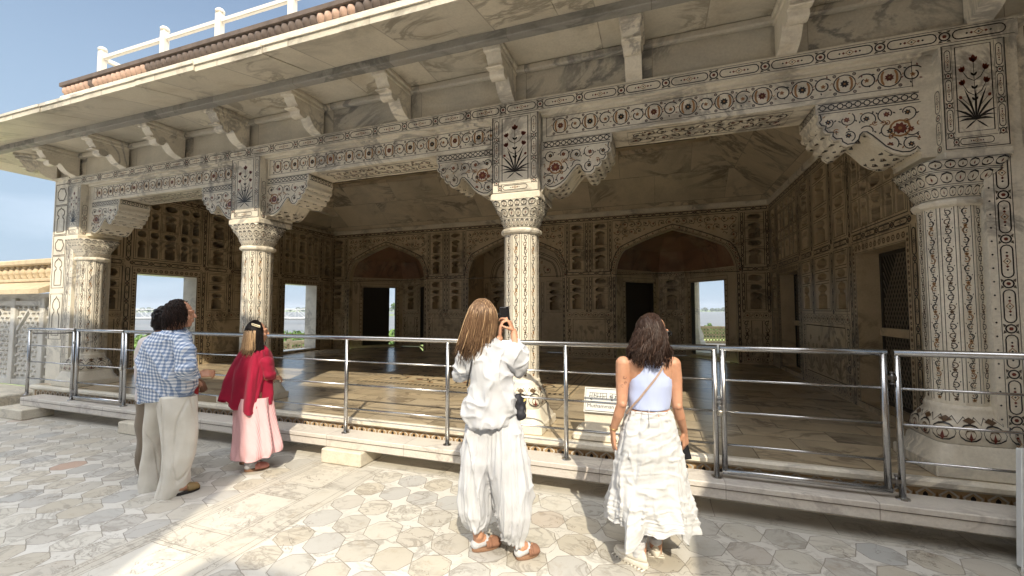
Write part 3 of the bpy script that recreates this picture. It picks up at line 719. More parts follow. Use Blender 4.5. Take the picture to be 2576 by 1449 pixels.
# apses behind the arches
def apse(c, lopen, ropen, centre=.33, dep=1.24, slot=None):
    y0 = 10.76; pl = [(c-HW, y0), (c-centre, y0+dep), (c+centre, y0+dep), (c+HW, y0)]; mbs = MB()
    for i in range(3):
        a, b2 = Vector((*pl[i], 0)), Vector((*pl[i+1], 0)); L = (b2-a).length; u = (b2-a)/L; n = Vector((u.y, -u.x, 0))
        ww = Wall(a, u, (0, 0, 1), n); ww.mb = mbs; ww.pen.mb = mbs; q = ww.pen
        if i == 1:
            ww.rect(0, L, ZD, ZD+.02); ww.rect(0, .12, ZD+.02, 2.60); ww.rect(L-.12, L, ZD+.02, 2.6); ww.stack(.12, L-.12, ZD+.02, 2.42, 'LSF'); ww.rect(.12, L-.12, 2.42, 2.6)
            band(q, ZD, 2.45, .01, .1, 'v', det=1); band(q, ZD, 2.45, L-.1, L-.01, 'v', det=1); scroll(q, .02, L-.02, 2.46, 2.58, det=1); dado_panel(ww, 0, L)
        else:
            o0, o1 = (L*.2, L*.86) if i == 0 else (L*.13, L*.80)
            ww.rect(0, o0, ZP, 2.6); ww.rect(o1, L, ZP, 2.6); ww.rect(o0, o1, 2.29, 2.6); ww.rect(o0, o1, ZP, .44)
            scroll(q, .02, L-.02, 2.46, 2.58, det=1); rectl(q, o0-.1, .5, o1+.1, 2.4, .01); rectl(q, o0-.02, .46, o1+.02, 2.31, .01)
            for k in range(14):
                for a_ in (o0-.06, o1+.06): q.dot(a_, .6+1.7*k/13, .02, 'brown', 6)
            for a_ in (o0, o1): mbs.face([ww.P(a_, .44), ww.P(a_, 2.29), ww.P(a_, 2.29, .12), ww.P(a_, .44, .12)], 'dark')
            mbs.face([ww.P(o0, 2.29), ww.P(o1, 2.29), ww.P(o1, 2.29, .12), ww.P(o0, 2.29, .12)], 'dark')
            if not (lopen if i == 0 else ropen): mbs.face([ww.P(o0-.1, .3, .121), ww.P(o1+.1, .3, .121), ww.P(o1+.1, 2.5, .121), ww.P(o0-.1, 2.5, .121)], 'dark')  # near-black sheet painted as the shade of the closed room
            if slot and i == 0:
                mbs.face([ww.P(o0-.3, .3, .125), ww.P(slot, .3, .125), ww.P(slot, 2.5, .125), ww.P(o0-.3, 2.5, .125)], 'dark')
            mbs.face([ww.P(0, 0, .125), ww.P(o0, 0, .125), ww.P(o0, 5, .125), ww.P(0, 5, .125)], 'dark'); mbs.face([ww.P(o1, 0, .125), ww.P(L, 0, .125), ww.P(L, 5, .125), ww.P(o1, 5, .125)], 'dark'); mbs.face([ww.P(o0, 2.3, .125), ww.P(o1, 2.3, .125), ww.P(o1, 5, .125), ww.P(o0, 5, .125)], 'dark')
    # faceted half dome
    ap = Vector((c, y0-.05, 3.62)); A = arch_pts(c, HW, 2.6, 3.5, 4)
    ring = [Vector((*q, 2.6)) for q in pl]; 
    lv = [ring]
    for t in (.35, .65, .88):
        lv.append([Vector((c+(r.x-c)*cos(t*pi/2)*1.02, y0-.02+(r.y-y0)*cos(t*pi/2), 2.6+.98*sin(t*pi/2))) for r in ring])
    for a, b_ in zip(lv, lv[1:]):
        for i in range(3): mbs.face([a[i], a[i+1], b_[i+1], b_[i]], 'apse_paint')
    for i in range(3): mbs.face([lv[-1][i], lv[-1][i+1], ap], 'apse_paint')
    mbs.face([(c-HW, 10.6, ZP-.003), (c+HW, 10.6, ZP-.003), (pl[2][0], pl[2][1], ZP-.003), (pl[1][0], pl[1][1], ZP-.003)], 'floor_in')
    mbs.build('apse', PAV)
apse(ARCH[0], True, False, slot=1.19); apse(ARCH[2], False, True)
# centre recess with its inner arch and doorway shade painted near-black
c = ARCH[1]; w = Wall((0, 11.7, 0), (1, 0, 0), (0, 0, 1), (0, -1, 0)); p = w.pen
for xa, xb in ((c-HW, c-.42), (c+.42, c+HW)):
    w.rect(xa, xb, ZP, ZD); w.stack(xa+.2, xb-.2, ZD, 2.42, 'LSF'); w.rect(xa, xa+.2, ZD, 2.42); w.rect(xb-.2, xb, ZD, 2.42)
    rectl(p, xa+.05, ZP+.1, xb-.05, ZD-.04, .012); band(p, ZD, 2.42, xa+.04, xa+.15, 'v', det=1)
w.rect(c-.42, c+.42, 2.29, 2.42); w.rect(c-HW, c+HW, 2.42, 3.75)
for o_ in (0, .05, .14, .17): p.line(arch_pts(c, 1.0-o_+.1, 2.5, 3.3-o_+.1), .012, 'black')
arabesque(p, c-.8, 2.55, c+.8, 3.2, .28, lambda a, b: (b-2.4) < .85*(1-((a-c)/1.0)**2), lw=.012)
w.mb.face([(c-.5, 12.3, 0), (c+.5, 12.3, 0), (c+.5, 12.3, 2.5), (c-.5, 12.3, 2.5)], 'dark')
for x in (c-HW, c+HW): w.mb.face([(x, 10.76, 0), (x, 11.7, 0), (x, 11.7, 3.8), (x, 10.76, 3.8)], 'marble_room_shaded')
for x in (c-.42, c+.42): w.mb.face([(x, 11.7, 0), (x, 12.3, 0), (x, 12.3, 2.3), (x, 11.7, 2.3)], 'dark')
w.mb.face([(c-HW, 10.76, 3.75), (c+HW, 10.76, 3.75), (c+HW, 11.7, 3.75), (c-HW, 11.7, 3.75)], 'marble_room_shaded')
w.mb.face([(c-HW, 10.6, ZP-.003), (c+HW, 10.6, ZP-.003), (c+HW, 12.3, ZP-.003), (c-HW, 12.3, ZP-.003)], 'floor_in')
w.mb.build('recess', PAV)
# verandah behind the right-hand apse: white shaft, floor and pierced parapet
b = MB(); b.box(-.4, 4.6, 12.6, 16.4, -.2, .40, 'marble_white'); b.build('terrace_floor', PAV)
b = MB(); cx, cy = 1.20, 15.0
b.lathe([(.15, .95), (.14, 1.5), (.135, 3.2)], 'marble_white', (cx, cy), 12); 
b.lathe([(.30, .4), (.30, .55), (.24, .6), (.25, .75), (.17, .95)], 'marble_white', (cx, cy), 8, pi/8); b.build('verandah_column', PAV)
def balustrade(x0, x1, y0, y1, z0, z1, name, lab, mat='sandstone', dark=True):
    t = thing(name, lab, 'balustrade', (x0, y0, z0)); d = Vector((x1-x0, y1-y0, 0)); L = d.length; d /= L; nn = Vector((-d.y, d.x, 0)); H = z1-z0
    def slab(a0, a1, b0, b1, th, nm, m=mat):
        b = MB(); o = d*a0-nn*th/2; b.prism([(0, b0), (a1-a0, b0), (a1-a0, b1), (0, b1)], m, o, d, (0, 0, 1), nn*th); return b.build(nm, t)
    slab(0, L, 0, H*.1, .1, 'bottom_rail'); slab(0, L, H*.9, H, .13, 'top_rail')
    n = max(1, round(L/1.3))
    for i in range(n+1): slab(L*i/n-.06, L*i/n+.06, H*.1, H*1.08, .14, 'post')
    for i in range(n):
        b = MB(); a0, a1 = L*i/n+.06, L*(i+1)/n-.06; st = H*.16; pen = Pen(b, d*a0, d, (0, 0, 1), nn, 0)
        k = int((a1-a0)/st)
        for j in range(k):
            for r in range(4):
                x, z = (j+.5)*(a1-a0)/k, H*.1+(r+.5)*H*.2
                for off in (.0, .03): pen.off = off-.02; pen.ring(x, z, H*.085, H*.04, mat, 8)
        b.build('pierced_panel', t)
balustrade(1.36, 3.6, 16.0, 16.3, .41, 1.0, 'stone_balustrade', 'weathered pierced stone balustrade seen through the right-hand opening')
balustrade(-12.2, -12.2, 6.5, 15, -.4, .46, 'stone_balustrade', 'dark pierced parapet low behind the second window on the left')
b = MB(); b.box(-12.6, -10.03, 4.4, 16, -.9, -.4, 'marble_white'); b.build('outer_terrace', PAV)

# ---------------- floor, step, ceiling
b = MB(); b.box(-9.66, 4.5, 3.95, 4.6, .30, ZP, 'floor_in'); b.box(-9.8, 2.7, 4.6, 10.6, .1, ZP, 'floor_in')
fl = b.build('floor', PAV)
b = MB(); b.bbox(-9.66, 4.5, 3.90, 3.98, .30, ZP+.002, 'marble', .02); b.build('step_nosing', PAV)
M['tile_tan'] = flat('tan_inlay', (.52, .36, .2), .5)
b = MB(); b.box(-9.66, 4.5, 3.955, 4.4, 0, .30, 'marble'); p = Pen(b, (0, 3.955, 0), (1, 0, 0), (0, 0, 1), (0, -1, 0))
p.fill([(-9.6, .165), (4.5, .165), (4.5, .295), (-9.6, .295)], 'tile_tan', -1)
x = -9.5
while x < 4.4:
    p.line([(x-.05, .17), (x-.035, .21), (x-.052, .25), (x-.02, .275), (x, .29), (x+.02, .275), (x+.052, .25), (x+.035, .21), (x+.05, .17)], .011, 'marble_white')
    p.leaf(x, .19, pi/2, .04, .016, 'brown'); p.leaf(x, .222, pi/2, .045, .032, 'black'); 
    for s_ in (-1, 1): p.leaf(x, .215, pi/2-s_*.9, .03, .02, 'black'); p.leaf(x+s_*.066, .18, pi/2, .09, .014, 'ochre')
    x += .135
b.build('inlaid_step_riser', PAV)
# round floor medallion in the hall
b = MB(); p = Pen(b, (0, 0, ZP), (1, 0, 0), (0, 1, 0), (0, 0, 1), .003); cx, cy = -3.05, 7.1
p.fill([(cx-1.9, cy-1.25), (cx+1.9, cy-1.25), (cx+1.9, cy+1.25), (cx-1.9, cy+1.25)], 'marble_room_shaded', -1)
for k in range(3): rectl(p, cx-1.85+k*.12, cy-1.2+k*.12, cx+1.85-k*.12, cy+1.2-k*.12, .025, 'brown' if k % 2 else 'black')
for k in range(46): p.leaf(cx-1.8+3.6*k/45, cy-1.18, pi/2, .09, .05, 'black'); p.leaf(cx-1.8+3.6*k/45, cy+1.09, pi/2, .09, .05, 'black')
arabesque(p, cx-1.55, cy-.9, cx+1.55, cy+.9, .42, lw=.022, rnd=random.Random(9))
b.build('floor_medallion', PAV)
b = MB(); XL, XR, YF, YB, ins = -9.8, 2.4, 4.6, 10.6, 1.35
prof = [(0, 3.93, .0), (.0, 4.07, .04), (.0, 4.07, .0), (.38, 4.36, .0), (.80, 4.68, 0), (1.12, 4.88, 0), (1.30, 5.0, 0)]
prev = None
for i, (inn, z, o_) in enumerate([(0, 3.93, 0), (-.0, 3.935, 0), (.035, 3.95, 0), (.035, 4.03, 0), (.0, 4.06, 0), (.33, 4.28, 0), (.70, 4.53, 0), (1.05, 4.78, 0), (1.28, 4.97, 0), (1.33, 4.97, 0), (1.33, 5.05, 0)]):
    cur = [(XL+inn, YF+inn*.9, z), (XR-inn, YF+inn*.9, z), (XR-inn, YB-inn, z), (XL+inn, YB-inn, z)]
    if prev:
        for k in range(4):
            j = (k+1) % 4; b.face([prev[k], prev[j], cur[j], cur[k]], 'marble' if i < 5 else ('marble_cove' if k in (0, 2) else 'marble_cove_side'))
    prev = cur
b.face(prev, 'marble_room_shaded')
for k in range(3):
    i_ = 1.6+.1*k; b.box(XL+i_, XR-i_, YF+i_, YF+i_+.03, 5.02, 5.045, 'groove'); b.box(XL+i_, XR-i_, YB-i_-.03, YB-i_, 5.02, 5.045, 'groove')
b.build('coved_ceiling', PAV)
b = MB(); b.box(-10.0, 4.6, 4.3, 14.2, 5.06, 5.12, 'marble'); b.box(-10.0, 4.6, 12.3, 12.5, 2.7, 5.06, 'marble'); b.box(-6.3, -5.0, 10.9, 12.4, 0, 5, 'dark'); b.box(-2.25, -1.0, 10.9, 12.4, 0, 5, 'dark'); b.box(-10.03, -9.85, 10.6, 12.3, 2.5, 5.06, 'dark'); b.build('roof', PAV)  # dark-coloured blocks stand in for the unlit rooms between the apses
# back verandah ceiling keeps the far openings shaded
b = MB(); b.box(-10.0, 4.6, 12.5, 15.6, 2.75, 2.9, 'marble'); b.build('verandah_roof', PAV)

# ---------------- facade: end piers, beams
b = MB(); b.box(-9.66, -9.20, 4.09, 4.58, 0, 3.80, 'marble'); b.box(-9.66, -9.2, 4.05, 4.09, 3.77, 3.80, 'marble')
p = Pen(b, (0, 4.09, 0), (1, 0, 0), (0, 0, 1), (0, -1, 0))
for z0, z1, sh in ((3.35, 3.7, LOBE), (2.85, 3.33, FLASK), (2.5, 2.83, LOBE), (1.95, 2.48, FLASK), (1.1, 1.85, FLASK)):
    rectl(p, -9.62, z0, -9.28, z1, .014, 'groove'); p.line([(-9.45+q[0]*.30, (z0+z1)/2+q[1]*(z1-z0)*.92) for q in sh], .016, 'groove', True)
band(p, .4, 3.62, -9.25, -9.2+.0, 'v', det=1, lw=.006)
b.build('corner_pier', PAV)
b = MB(); b.box(2.56, 4.6, 4.09, 4.58, 0, 3.80, 'marble'); p = Pen(b, (0, 4.09, 0), (1, 0, 0), (0, 0, 1), (0, -1, 0))
for z0, z1, sh in ((3.35, 3.7, LOBE), (2.85, 3.33, FLASK), (2.4, 2.83, LOBE), (1.65, 2.35, FLASK), (.8, 1.6, FLASK)):
    rectl(p, 2.62, z0, 3.0, z1, .014, 'groove'); p.line([(2.81+q[0]*.34, (z0+z1)/2+q[1]*(z1-z0)*.92) for q in sh], .016, 'groove', True)
b.build('corner_pier', PAV)
b = MB(); b.box(2.33, 2.56, 4.062, 4.58, ZP, 2.78, 'marble'); p = Pen(b, (0, 4.062, 0), (1, 0, 0), (0, 0, 1), (0, -1, 0)); band(p, ZP+.1, 2.77, 2.375, 2.485, 'v', period=.34)
for i in range(22): p.dot(2.35, .6+i*.1, .008, 'black', 4)
b.build('pilaster', PAV); 
b = MB(); b.box(-9.2, -9.02, 4.075, 4.58, 0, 2.78, 'marble'); p = Pen(b, (0, 4.075, 0), (1, 0, 0), (0, 0, 1), (0, -1, 0)); band(p, ZP+.05, 2.75, -9.18, -9.10, 'v', period=.3, det=1)
for i in range(24): p.dot(-9.06, .5+i*.095, .010, 'black', 4)
b.build('pilaster', PAV)
b = MB(); b.box(-9.2, 2.56, 4.05, 4.58, 3.63, 3.77, 'marble'); p = Pen(b, (0, 4.05, 0), (1, 0, 0), (0, 0, 1), (0, -1, 0)); band(p, -9.18, 2.54, 3.642, 3.762, period=.41)
b.build('frieze_band', PAV)
COLX = (-9.01, -5.19, -1.37, 2.29)
for i in range(3):
    x0, x1 = COLX[i]+.27, COLX[i+1]-.27; b = MB()
    b.box(x0, x1, 4.15, 4.58, 3.35, 3.63, 'marble'); b.box(x0, x1, 4.10, 4.15, 3.605, 3.63, 'marble')
    p = Pen(b, (0, 4.15, 0), (1, 0, 0), (0, 0, 1), (0, -1, 0)); scroll(p, x0+.04, x1-.04, 3.385, 3.595)
    p = Pen(b, (0, 0, 3.35), (1, 0, 0), (0, 1, 0), (0, 0, -1)); xa, xb = x0+.85, x1-.85
    rectl(p, xa, 4.22, xb, 4.52, .008); arabesque(p, xa+.02, 4.24, xb-.02, 4.50, .13, lw=.0085, rnd=random.Random(i), m1='brown')
    b.build('frieze_beam', PAV)

# ---------------- columns
def sq(t, e):   # unit superellipse radius
    return (abs(cos(t))**e+abs(sin(t))**e)**(-1/e)
def ring_se(h, e, z, n=32): return [(h*sq(t, e)*cos(t), h*sq(t, e)*sin(t), z) for t in [2*pi*(i+.5)/n for i in range(n)]]
class SPen(Pen):
    def __init__(s, mb, f, off=.003): s.mb = mb; s.f = f; s.off = off; s.clip = None
    def P(s, a, b, k=0): return s.f(a, b, s.off+k*.0007)
def make_column():
    b = MB(); N = 12; ap = .180; R = ap/cos(pi/N)
    b.lathe([(R, .87), (R, 2.40)], 'marble', n=N, rot=pi/N)
    fw = 2*ap*math.tan(pi/N)
    for k in range(N):
        a = 2*pi*k/N; n = Vector((cos(a), sin(a), 0)); u = Vector((-sin(a), cos(a), 0)); p = Pen(b, n*ap, u, (0, 0, 1), n)
        vine(p, -fw*.33, fw*.33, .92, 2.38, ph=k % 2, m1='ochre' if k % 2 else 'brown')
        for s_ in (-1, 1): p.seg((s_*fw*.39, .90), (s_*fw*.39, 2.39), .005, 'black')
    col = b.build('column', PAV)
    # capital
    b = MB(); b.lathe([(.19, 2.385), (.215, 2.40), (.222, 2.42), (.215, 2.44), (.19, 2.452)], 'marble', n=12, rot=pi/12)
    prof = [(.175, 3, 2.45), (.185, 3, 2.49), (.205, 3, 2.525), (.20, 3.2, 2.545), (.222, 4, 2.60), (.245, 5, 2.645), (.236, 6, 2.655), (.255, 8, 2.70), (.262, 12, 2.735)]
    b.loft([ring_se(h, e, z) for h, e, z in prof], 'marble', (False, True))
    def f(a, z, off):
        for i in range(len(prof)-1):
            if prof[i][2] <= z <= prof[i+1][2]: break
        t = (z-prof[i][2])/(prof[i+1][2]-prof[i][2]); h = prof[i][0]+(prof[i+1][0]-prof[i][0])*t; e = prof[i][1]+(prof[i+1][1]-prof[i][1])*t
        r = h*sq(a, e)+off*1.6; return Vector((r*cos(a), r*sin(a), z-off*.5))
    p = SPen(b, f); p.W = .9
    for z0, z1, n in ((2.462, 2.535, 28), (2.56, 2.64, 20), (2.665, 2.725, 24)):
        p.sc = 1; zc = (z0+z1)/2; hz = (z1-z0)/2
        for k in range(n):
            a = 2*pi*(k+.5)/n; da = 2*pi/n
            p.line([(a+da*.42*sin(t)*(1 if hz else 1), zc-hz*.9*cos(t)) for t in [pi*2*j/8 for j in range(9)]], .012 if n < 26 else .01, 'black')
            p.fill([(a-da*.07, zc-hz*.1), (a, zc-hz*.5), (a+da*.07, zc-hz*.1), (a, zc+hz*.4)], 'brown' if k % 2 else 'red', 1)
        for z in (z0-.006, z1+.004):
            p.line([(2*pi*j/64, z) for j in range(65)], .004, 'black')
    b.build('capital', col)
    # impost block with flower panel on the front and borders on the sides
    b = MB(); b.bbox(-.27, .27, -.235, .315, 2.735, 2.80, 'marble', .008); b.box(-.255, .255, -.22, .30, 2.80, 3.63, 'marble')
    p = Pen(b, (0, -.22, 0), (1, 0, 0), (0, 0, 1), (0, -1, 0))
    band(p, 2.92, 3.62, -.245, -.165, 'v', period=.235); band(p, 2.92, 3.62, .165, .245, 'v', period=.235); band(p, -.165, .165, 2.825, 2.905, period=.33)
    rectl(p, -.25, 2.815, .25, 3.625, .008)
    p.fill([(-.155, 2.925), (.155, 2.925), (.155, 3.615), (-.155, 3.615)], 'marble', 0); rectl(p, -.14, 2.94, .14, 3.60, .007, k=0) if False else p.line([(-.142, 2.938), (.142, 2.938), (.142, 3.602), (-.142, 3.602)], .007, 'black', True, 1)
    p.off = .005; plant(p, 0, 2.94, .64, .27, 'black', 'red')
    for s_ in (-1, 1):
        p = Pen(b, (s_*.255, 0, 0), (0, 1, 0), (0, 0, 1), (s_, 0, 0)); band(p, 2.84, 3.34, -.2, -.11, 'v', period=.25, det=1)
    b.build('impost_block', col)
    # base
    b = MB(); b.bbox(-.30, .30, -.30, .30, ZP, .455, 'marble', .008)
    b.loft([ring_se(h, e, z) for h, e, z in [(.30, 14, .455), (.285, 14, .47), (.285, 14, .49), (.255, 12, .53), (.25, 10, .575), (.235, 8, .60)]], 'marble', (False, False))
    pr2 = [(.235, 7, .60), (.25, 5, .66), (.245, 4, .72), (.22, 3, .78), (.195, 2.5, .82), (.20, 2.3, .845), (.19, 2.2, .875)]
    b.loft([ring_se(h*.98, e, z) for h, e, z in pr2], 'marble', (False, True))
    prof[:] = pr2; p = SPen(b, f, .0); p.W = 1
    for k in range(12):
        a = 2*pi*(k+.5)/12; da = 2*pi/12
        p.off = .001
        p.line([(a+da*.45*sin(t), .69-.06*cos(t)) for t in [pi*2*j/12 for j in range(13)]], .012, 'black'); p.line([(a+da*.22*sin(t), .68-.035*cos(t)) for t in [pi*2*j/8 for j in range(9)]], .012, 'brown')
        p.fill([(a-da*.3, .775), (a, .80), (a+da*.3, .775), (a, .755)], 'brown', 1); p.fill([(a-da*.08, .65), (a, .63), (a+da*.08, .65), (a, .70)], 'red', 1)
        p.line([(a-da*.5, .75), (a-da*.25, .80), (a, .745), (a+da*.25, .80), (a+da*.5, .75)], .008, 'black')
    b.build('base', col)
    return col
col0 = make_column(); col0.location = (COLX[0], 4.27, 0)
cols = [col0]+[copy_tree(col0, PAV) for _ in COLX[1:]]
for i, x in enumerate(COLX):
    c_ = cols[i]; c_.location = (x, 4.27, 0)
    if i in (0, 3):   # the engaged end columns carry narrower blocks, set towards the piers
        dx, bx, sx = ((.11, -.11, .63), None, (-.07, .075, .73))[0 if i == 0 else 2]; c_.location.x = x+dx
        for k in KIDS(c_):
            if k.name.startswith('impost'): k.location.x = bx; k.scale.x = sx
for q in ((-8.87, -8.735, 4.152, 4.58, 2.80, 3.63), (2.015, 2.13, 4.152, 4.58, 2.80, 3.63), (2.47, 2.56, 4.07, 4.58, 2.782, 3.63), (-9.2, -9.165, 4.07, 4.58, 2.782, 3.63)):
    b = MB(); b.box(*q, 'marble'); b.build('jamb_block', PAV)

# ---------------- scrolled corbels at every column
CP = [(0, 3.345), (.72, 3.345), (.72, 3.255), (.705, 3.25), (.70, 3.205), (.715, 3.185), (.70, 3.155), (.665, 3.145), (.675, 3.115), (.655, 3.085), (.615, 3.08), (.62, 3.045), (.595, 3.015), (.555, 3.015), (.55, 2.985), (.515, 2.955), (.465, 2.96), (.435, 2.99), (.425, 3.03), (.405, 3.052), (.375, 3.05), (.335, 3.01), (.29, 2.955), (.25, 2.905), (.20, 2.865), (.14, 2.838), (.09, 2.835), (.055, 2.855), (.04, 2.875), (.02, 2.845), (0, 2.805)]
def make_corbel(s):
    b = MB(); P_ = [(s*x, z) for x, z in CP]; b.prism(P_, 'marble', (0, 0, 0), (1, 0, 0), (0, 0, 1), (0, .43, 0), True)
    p = Pen(b, (0, 0, 0), (s, 0, 0), (0, 0, 1), (0, -1, 0)); p.u = Vector((s, 0, 0))
    ins = [(x*.965+.006, 3.2+(z-3.2)*.93) for x, z in CP[2:-1]]
    p.line(ins, .008, 'black'); rectl(p, .02, 3.275, .70, 3.335, .006); p.seg((.01, 3.255), (.7, 3.255), .007, 'black')
    for k in range(11):
        x = .05+k*.062; p.ring(x, 3.305, .022, .007, 'black', 8); p.dot(x+.031, 3.305, .008, 'black', 4)
    def inside(a, z):
        if not (.02 < a < .68 and z < 3.235): return False
        zl = 0
        for q in range(2, len(CP)-1):
            (x1, z1), (x2, z2) = CP[q], CP[q+1]
            if min(x1, x2) <= a <= max(x1, x2): zl = max(zl, z1+.04, z2+.04) if abs(x1-x2) < .03 else max(zl, z1+(z2-z1)*(a-x1)/(x2-x1)+.035)
        return z > zl
    arabesque(p, .02, 2.87, .70, 3.24, .145, inside, lw=.0065, rnd=random.Random(4)); p.clip = inside
    p.flower(.15, 3.06, .05, 'red', 'ochre', 8); p.ring(.15, 3.06, .065, .012, 'ochre', 12); p.clip = None
    # ornament on the under side, following the profile
    L = [0]; Q = CP[2:]
    for i in range(len(Q)-1): L.append(L[-1]+sqrt((Q[i+1][0]-Q[i][0])**2+(Q[i+1][1]-Q[i][1])**2))
    def f(a, y, off):
        a = min(max(a, 0), L[-1]-1e-4)
        for i in range(len(L)-1):
            if L[i] <= a <= L[i+1]: break
        t = (a-L[i])/(L[i+1]-L[i]); x = Q[i][0]+(Q[i+1][0]-Q[i][0])*t; z = Q[i][1]+(Q[i+1][1]-Q[i][1])*t
        dx, dz = Q[i+1][0]-Q[i][0], Q[i+1][1]-Q[i][1]; l = sqrt(dx*dx+dz*dz); return Vector((s*(x-dz/l*0+off*(-dz/l)*-1), y, z+off*(dx/l)))
    sp = SPen(b, f, .004)
    for y in (.03, .40): sp.line([(L[-1]*j/70, y) for j in range(71)], .006, 'black')
    k = 0; a = .03
    while a < L[-1]-.05:
        for j in range(5):
            y = .07+j*.072; sp.leaf(a, y, (1 if (j+k) % 2 else -1)*1.1, .05, .022, 'black' if (j+k) % 3 else 'brown'); 
            if (j+k) % 2: sp.ring(a+.01, y+.03, .02, .006, 'black', 6)
        a += .062; k += 1
    # end face of the top band
    pe = Pen(b, (s*.72, 0, 0), (0, 1, 0), (0, 0, 1), (s, 0, 0)); rectl(pe, .02, 3.275, .41, 3.335, .006)
    for k in range(6): pe.ring(.06+k*.06, 3.305, .02, .007, 'black', 8)
    return b.build('corbel', PAV)
cr, cl_ = make_corbel(1), make_corbel(-1)
for i, x in enumerate(COLX):
    for s_, src in ((1, cr), (-1, cl_)):
        if (i == 0 and s_ < 0) or (i == 3 and s_ > 0): continue
        o = src if (i == 0 or (i == 1 and s_ < 0)) else copy_tree(src, PAV)
        o.location = (x+s_*.258, 4.15, 0)

# ---------------- upper wall, brackets, eave, parapet
b = MB(); b.box(-9.66, 4.6, 4.13, 4.58, 3.80, 4.9, 'marble_wall'); b.box(-9.66, 4.6, 4.13, 4.55, 3.77, 3.80, 'marble')
b.bbox(-9.66, 4.6, 4.06, 4.13, 4.095, 4.168, 'marble_wall', .015); b.box(-9.2, 4.6, 4.07, 4.13, 3.772, 3.79, 'marble')
b.build('upper_wall', PAV)
BX = (-9.09, -7.82, -6.55, -5.28, -4.01, -2.74, -1.45, -.17, 1.09, 2.36, 3.63)
BP = [(0, .40), (.50, .40), (.50, .345), (.475, .335), (.47, .30), (.455, .285), (.455, .26), (.435, .245), (.425, .225), (.41, .215), (.415, .19), (.395, .17), (.375, .165), (.38, .135), (.36, .112), (.325, .10), (.29, .108), (.27, .13), (.262, .155), (.245, .165), (.225, .15), (.195, .105), (.16, .065), (.12, .04), (.075, .025), (.04, .012), (.035, -.01), (0, -.01)]
def make_bracket():
    b = MB(); b.prism(BP, 'marble', (-.075, 0, 0), (0, -1, 0), (0, 0, 1), (.15, 0, 0), True)
    b.bbox(-.105, .105, -.53, 0, .345, .398, 'marble', .01); b.bbox(-.09, .09, -.51, 0, .30, .347, 'marble', .008)
    b.bbox(-.085, .085, -.455, -.38, .165, .185, 'marble', .008)
    return b.build('eave_bracket', PAV)
br = make_bracket()
for i, x in enumerate(BX):
    o = br if i == 0 else copy_tree(br, PAV); o.location = (x, 4.10, 3.772)
for loc, rz in (((-9.66, 4.3, 3.772), radians(-90)), ((-9.64, 4.12, 3.772), radians(-45))):
    o = copy_tree(br, PAV); o.location = loc; o.rotation_euler = (0, 0, rz)
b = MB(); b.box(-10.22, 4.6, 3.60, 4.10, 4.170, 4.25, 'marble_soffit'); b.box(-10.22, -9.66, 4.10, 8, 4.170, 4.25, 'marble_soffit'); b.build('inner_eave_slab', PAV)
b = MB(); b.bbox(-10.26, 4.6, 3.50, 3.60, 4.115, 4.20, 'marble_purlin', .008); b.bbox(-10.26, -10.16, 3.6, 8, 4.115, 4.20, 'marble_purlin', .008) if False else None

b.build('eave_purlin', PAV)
b = MB(); r_ = random.Random(11); x = -10.9; X0 = x      # sloping eave laid in separate slabs of slightly different length
while x < 4.6:
    wd_ = .92; x2 = min(x+wd_, 4.7); e = r_.uniform(-.012, .012); e2 = r_.uniform(-.006, .006)
    xo = x+.002; xi = x2-.002; yo = 2.88+e; xin0 = max(xo, -10.25); xin1 = max(xi, -10.25)
    ya = 3.56
    vs_ = [(xo, yo, 4.05+e2), (xi, yo, 4.05+e2), (xin1, ya, 4.205+e2*.3), (xin0, ya, 4.205+e2*.3)]
    top = [(q[0], q[1]+(.0 if k < 2 else 0), q[2]+.062) for k, q in enumerate(vs_)]
    b.add(vs_+top, [(0, 3, 2, 1), (4, 5, 6, 7), (0, 1, 5, 4), (1, 2, 6, 5), (3, 0, 4, 7)], 'marble_soffit')
    b.box(xo, xi, yo-.015, yo+.05, 4.05+e2+.064, 4.05+e2+.095+abs(e2), 'marble')
    x = x2
# side return of the eave round the left corner
b.add([(-10.9, 2.88, 4.05), (-10.25, 3.56, 4.205), (-10.25, 9, 4.205), (-10.9, 9, 4.05), (-10.9, 2.88, 4.11), (-10.25, 3.56, 4.27), (-10.25, 9, 4.27), (-10.9, 9, 4.11)], [(0, 1, 2, 3), (4, 7, 6, 5), (0, 3, 7, 4)], 'marble_soffit')
b.add([(-10.9, 2.93, 4.145), (4.7, 2.93, 4.145), (4.7, 4.2, 4.55), (-9.6, 4.2, 4.55), (-10.9, 8, 4.145), (-9.6, 8, 4.55)], [(0, 1, 2, 3), (0, 3, 5, 4)], 'marble')
b.build('eave_slab', PAV)
b = MB(); b.box(-9.25, 4.6, 3.95, 4.15, 4.4, 5.12, 'marble'); b.box(-9.25, -9.05, 4.15, 12, 4.4, 5.12, 'marble')
b.bbox(-9.28, 4.6, 3.92, 3.95, 5.02, 5.12, 'marble', .01); b.build('parapet_wall', PAV)
b = MB(); b.box(-9.27, 4.6, 3.90, 4.2, 5.27, 5.33, 'sand_dark'); b.box(-9.27, -9.0, 4.2, 12, 5.27, 5.33, 'sand_dark'); b.box(-9.22, 4.6, 3.945, 4.2, 5.12, 5.27, 'sand_dark')
x = -9.21; i = 0; r_ = random.Random(2)
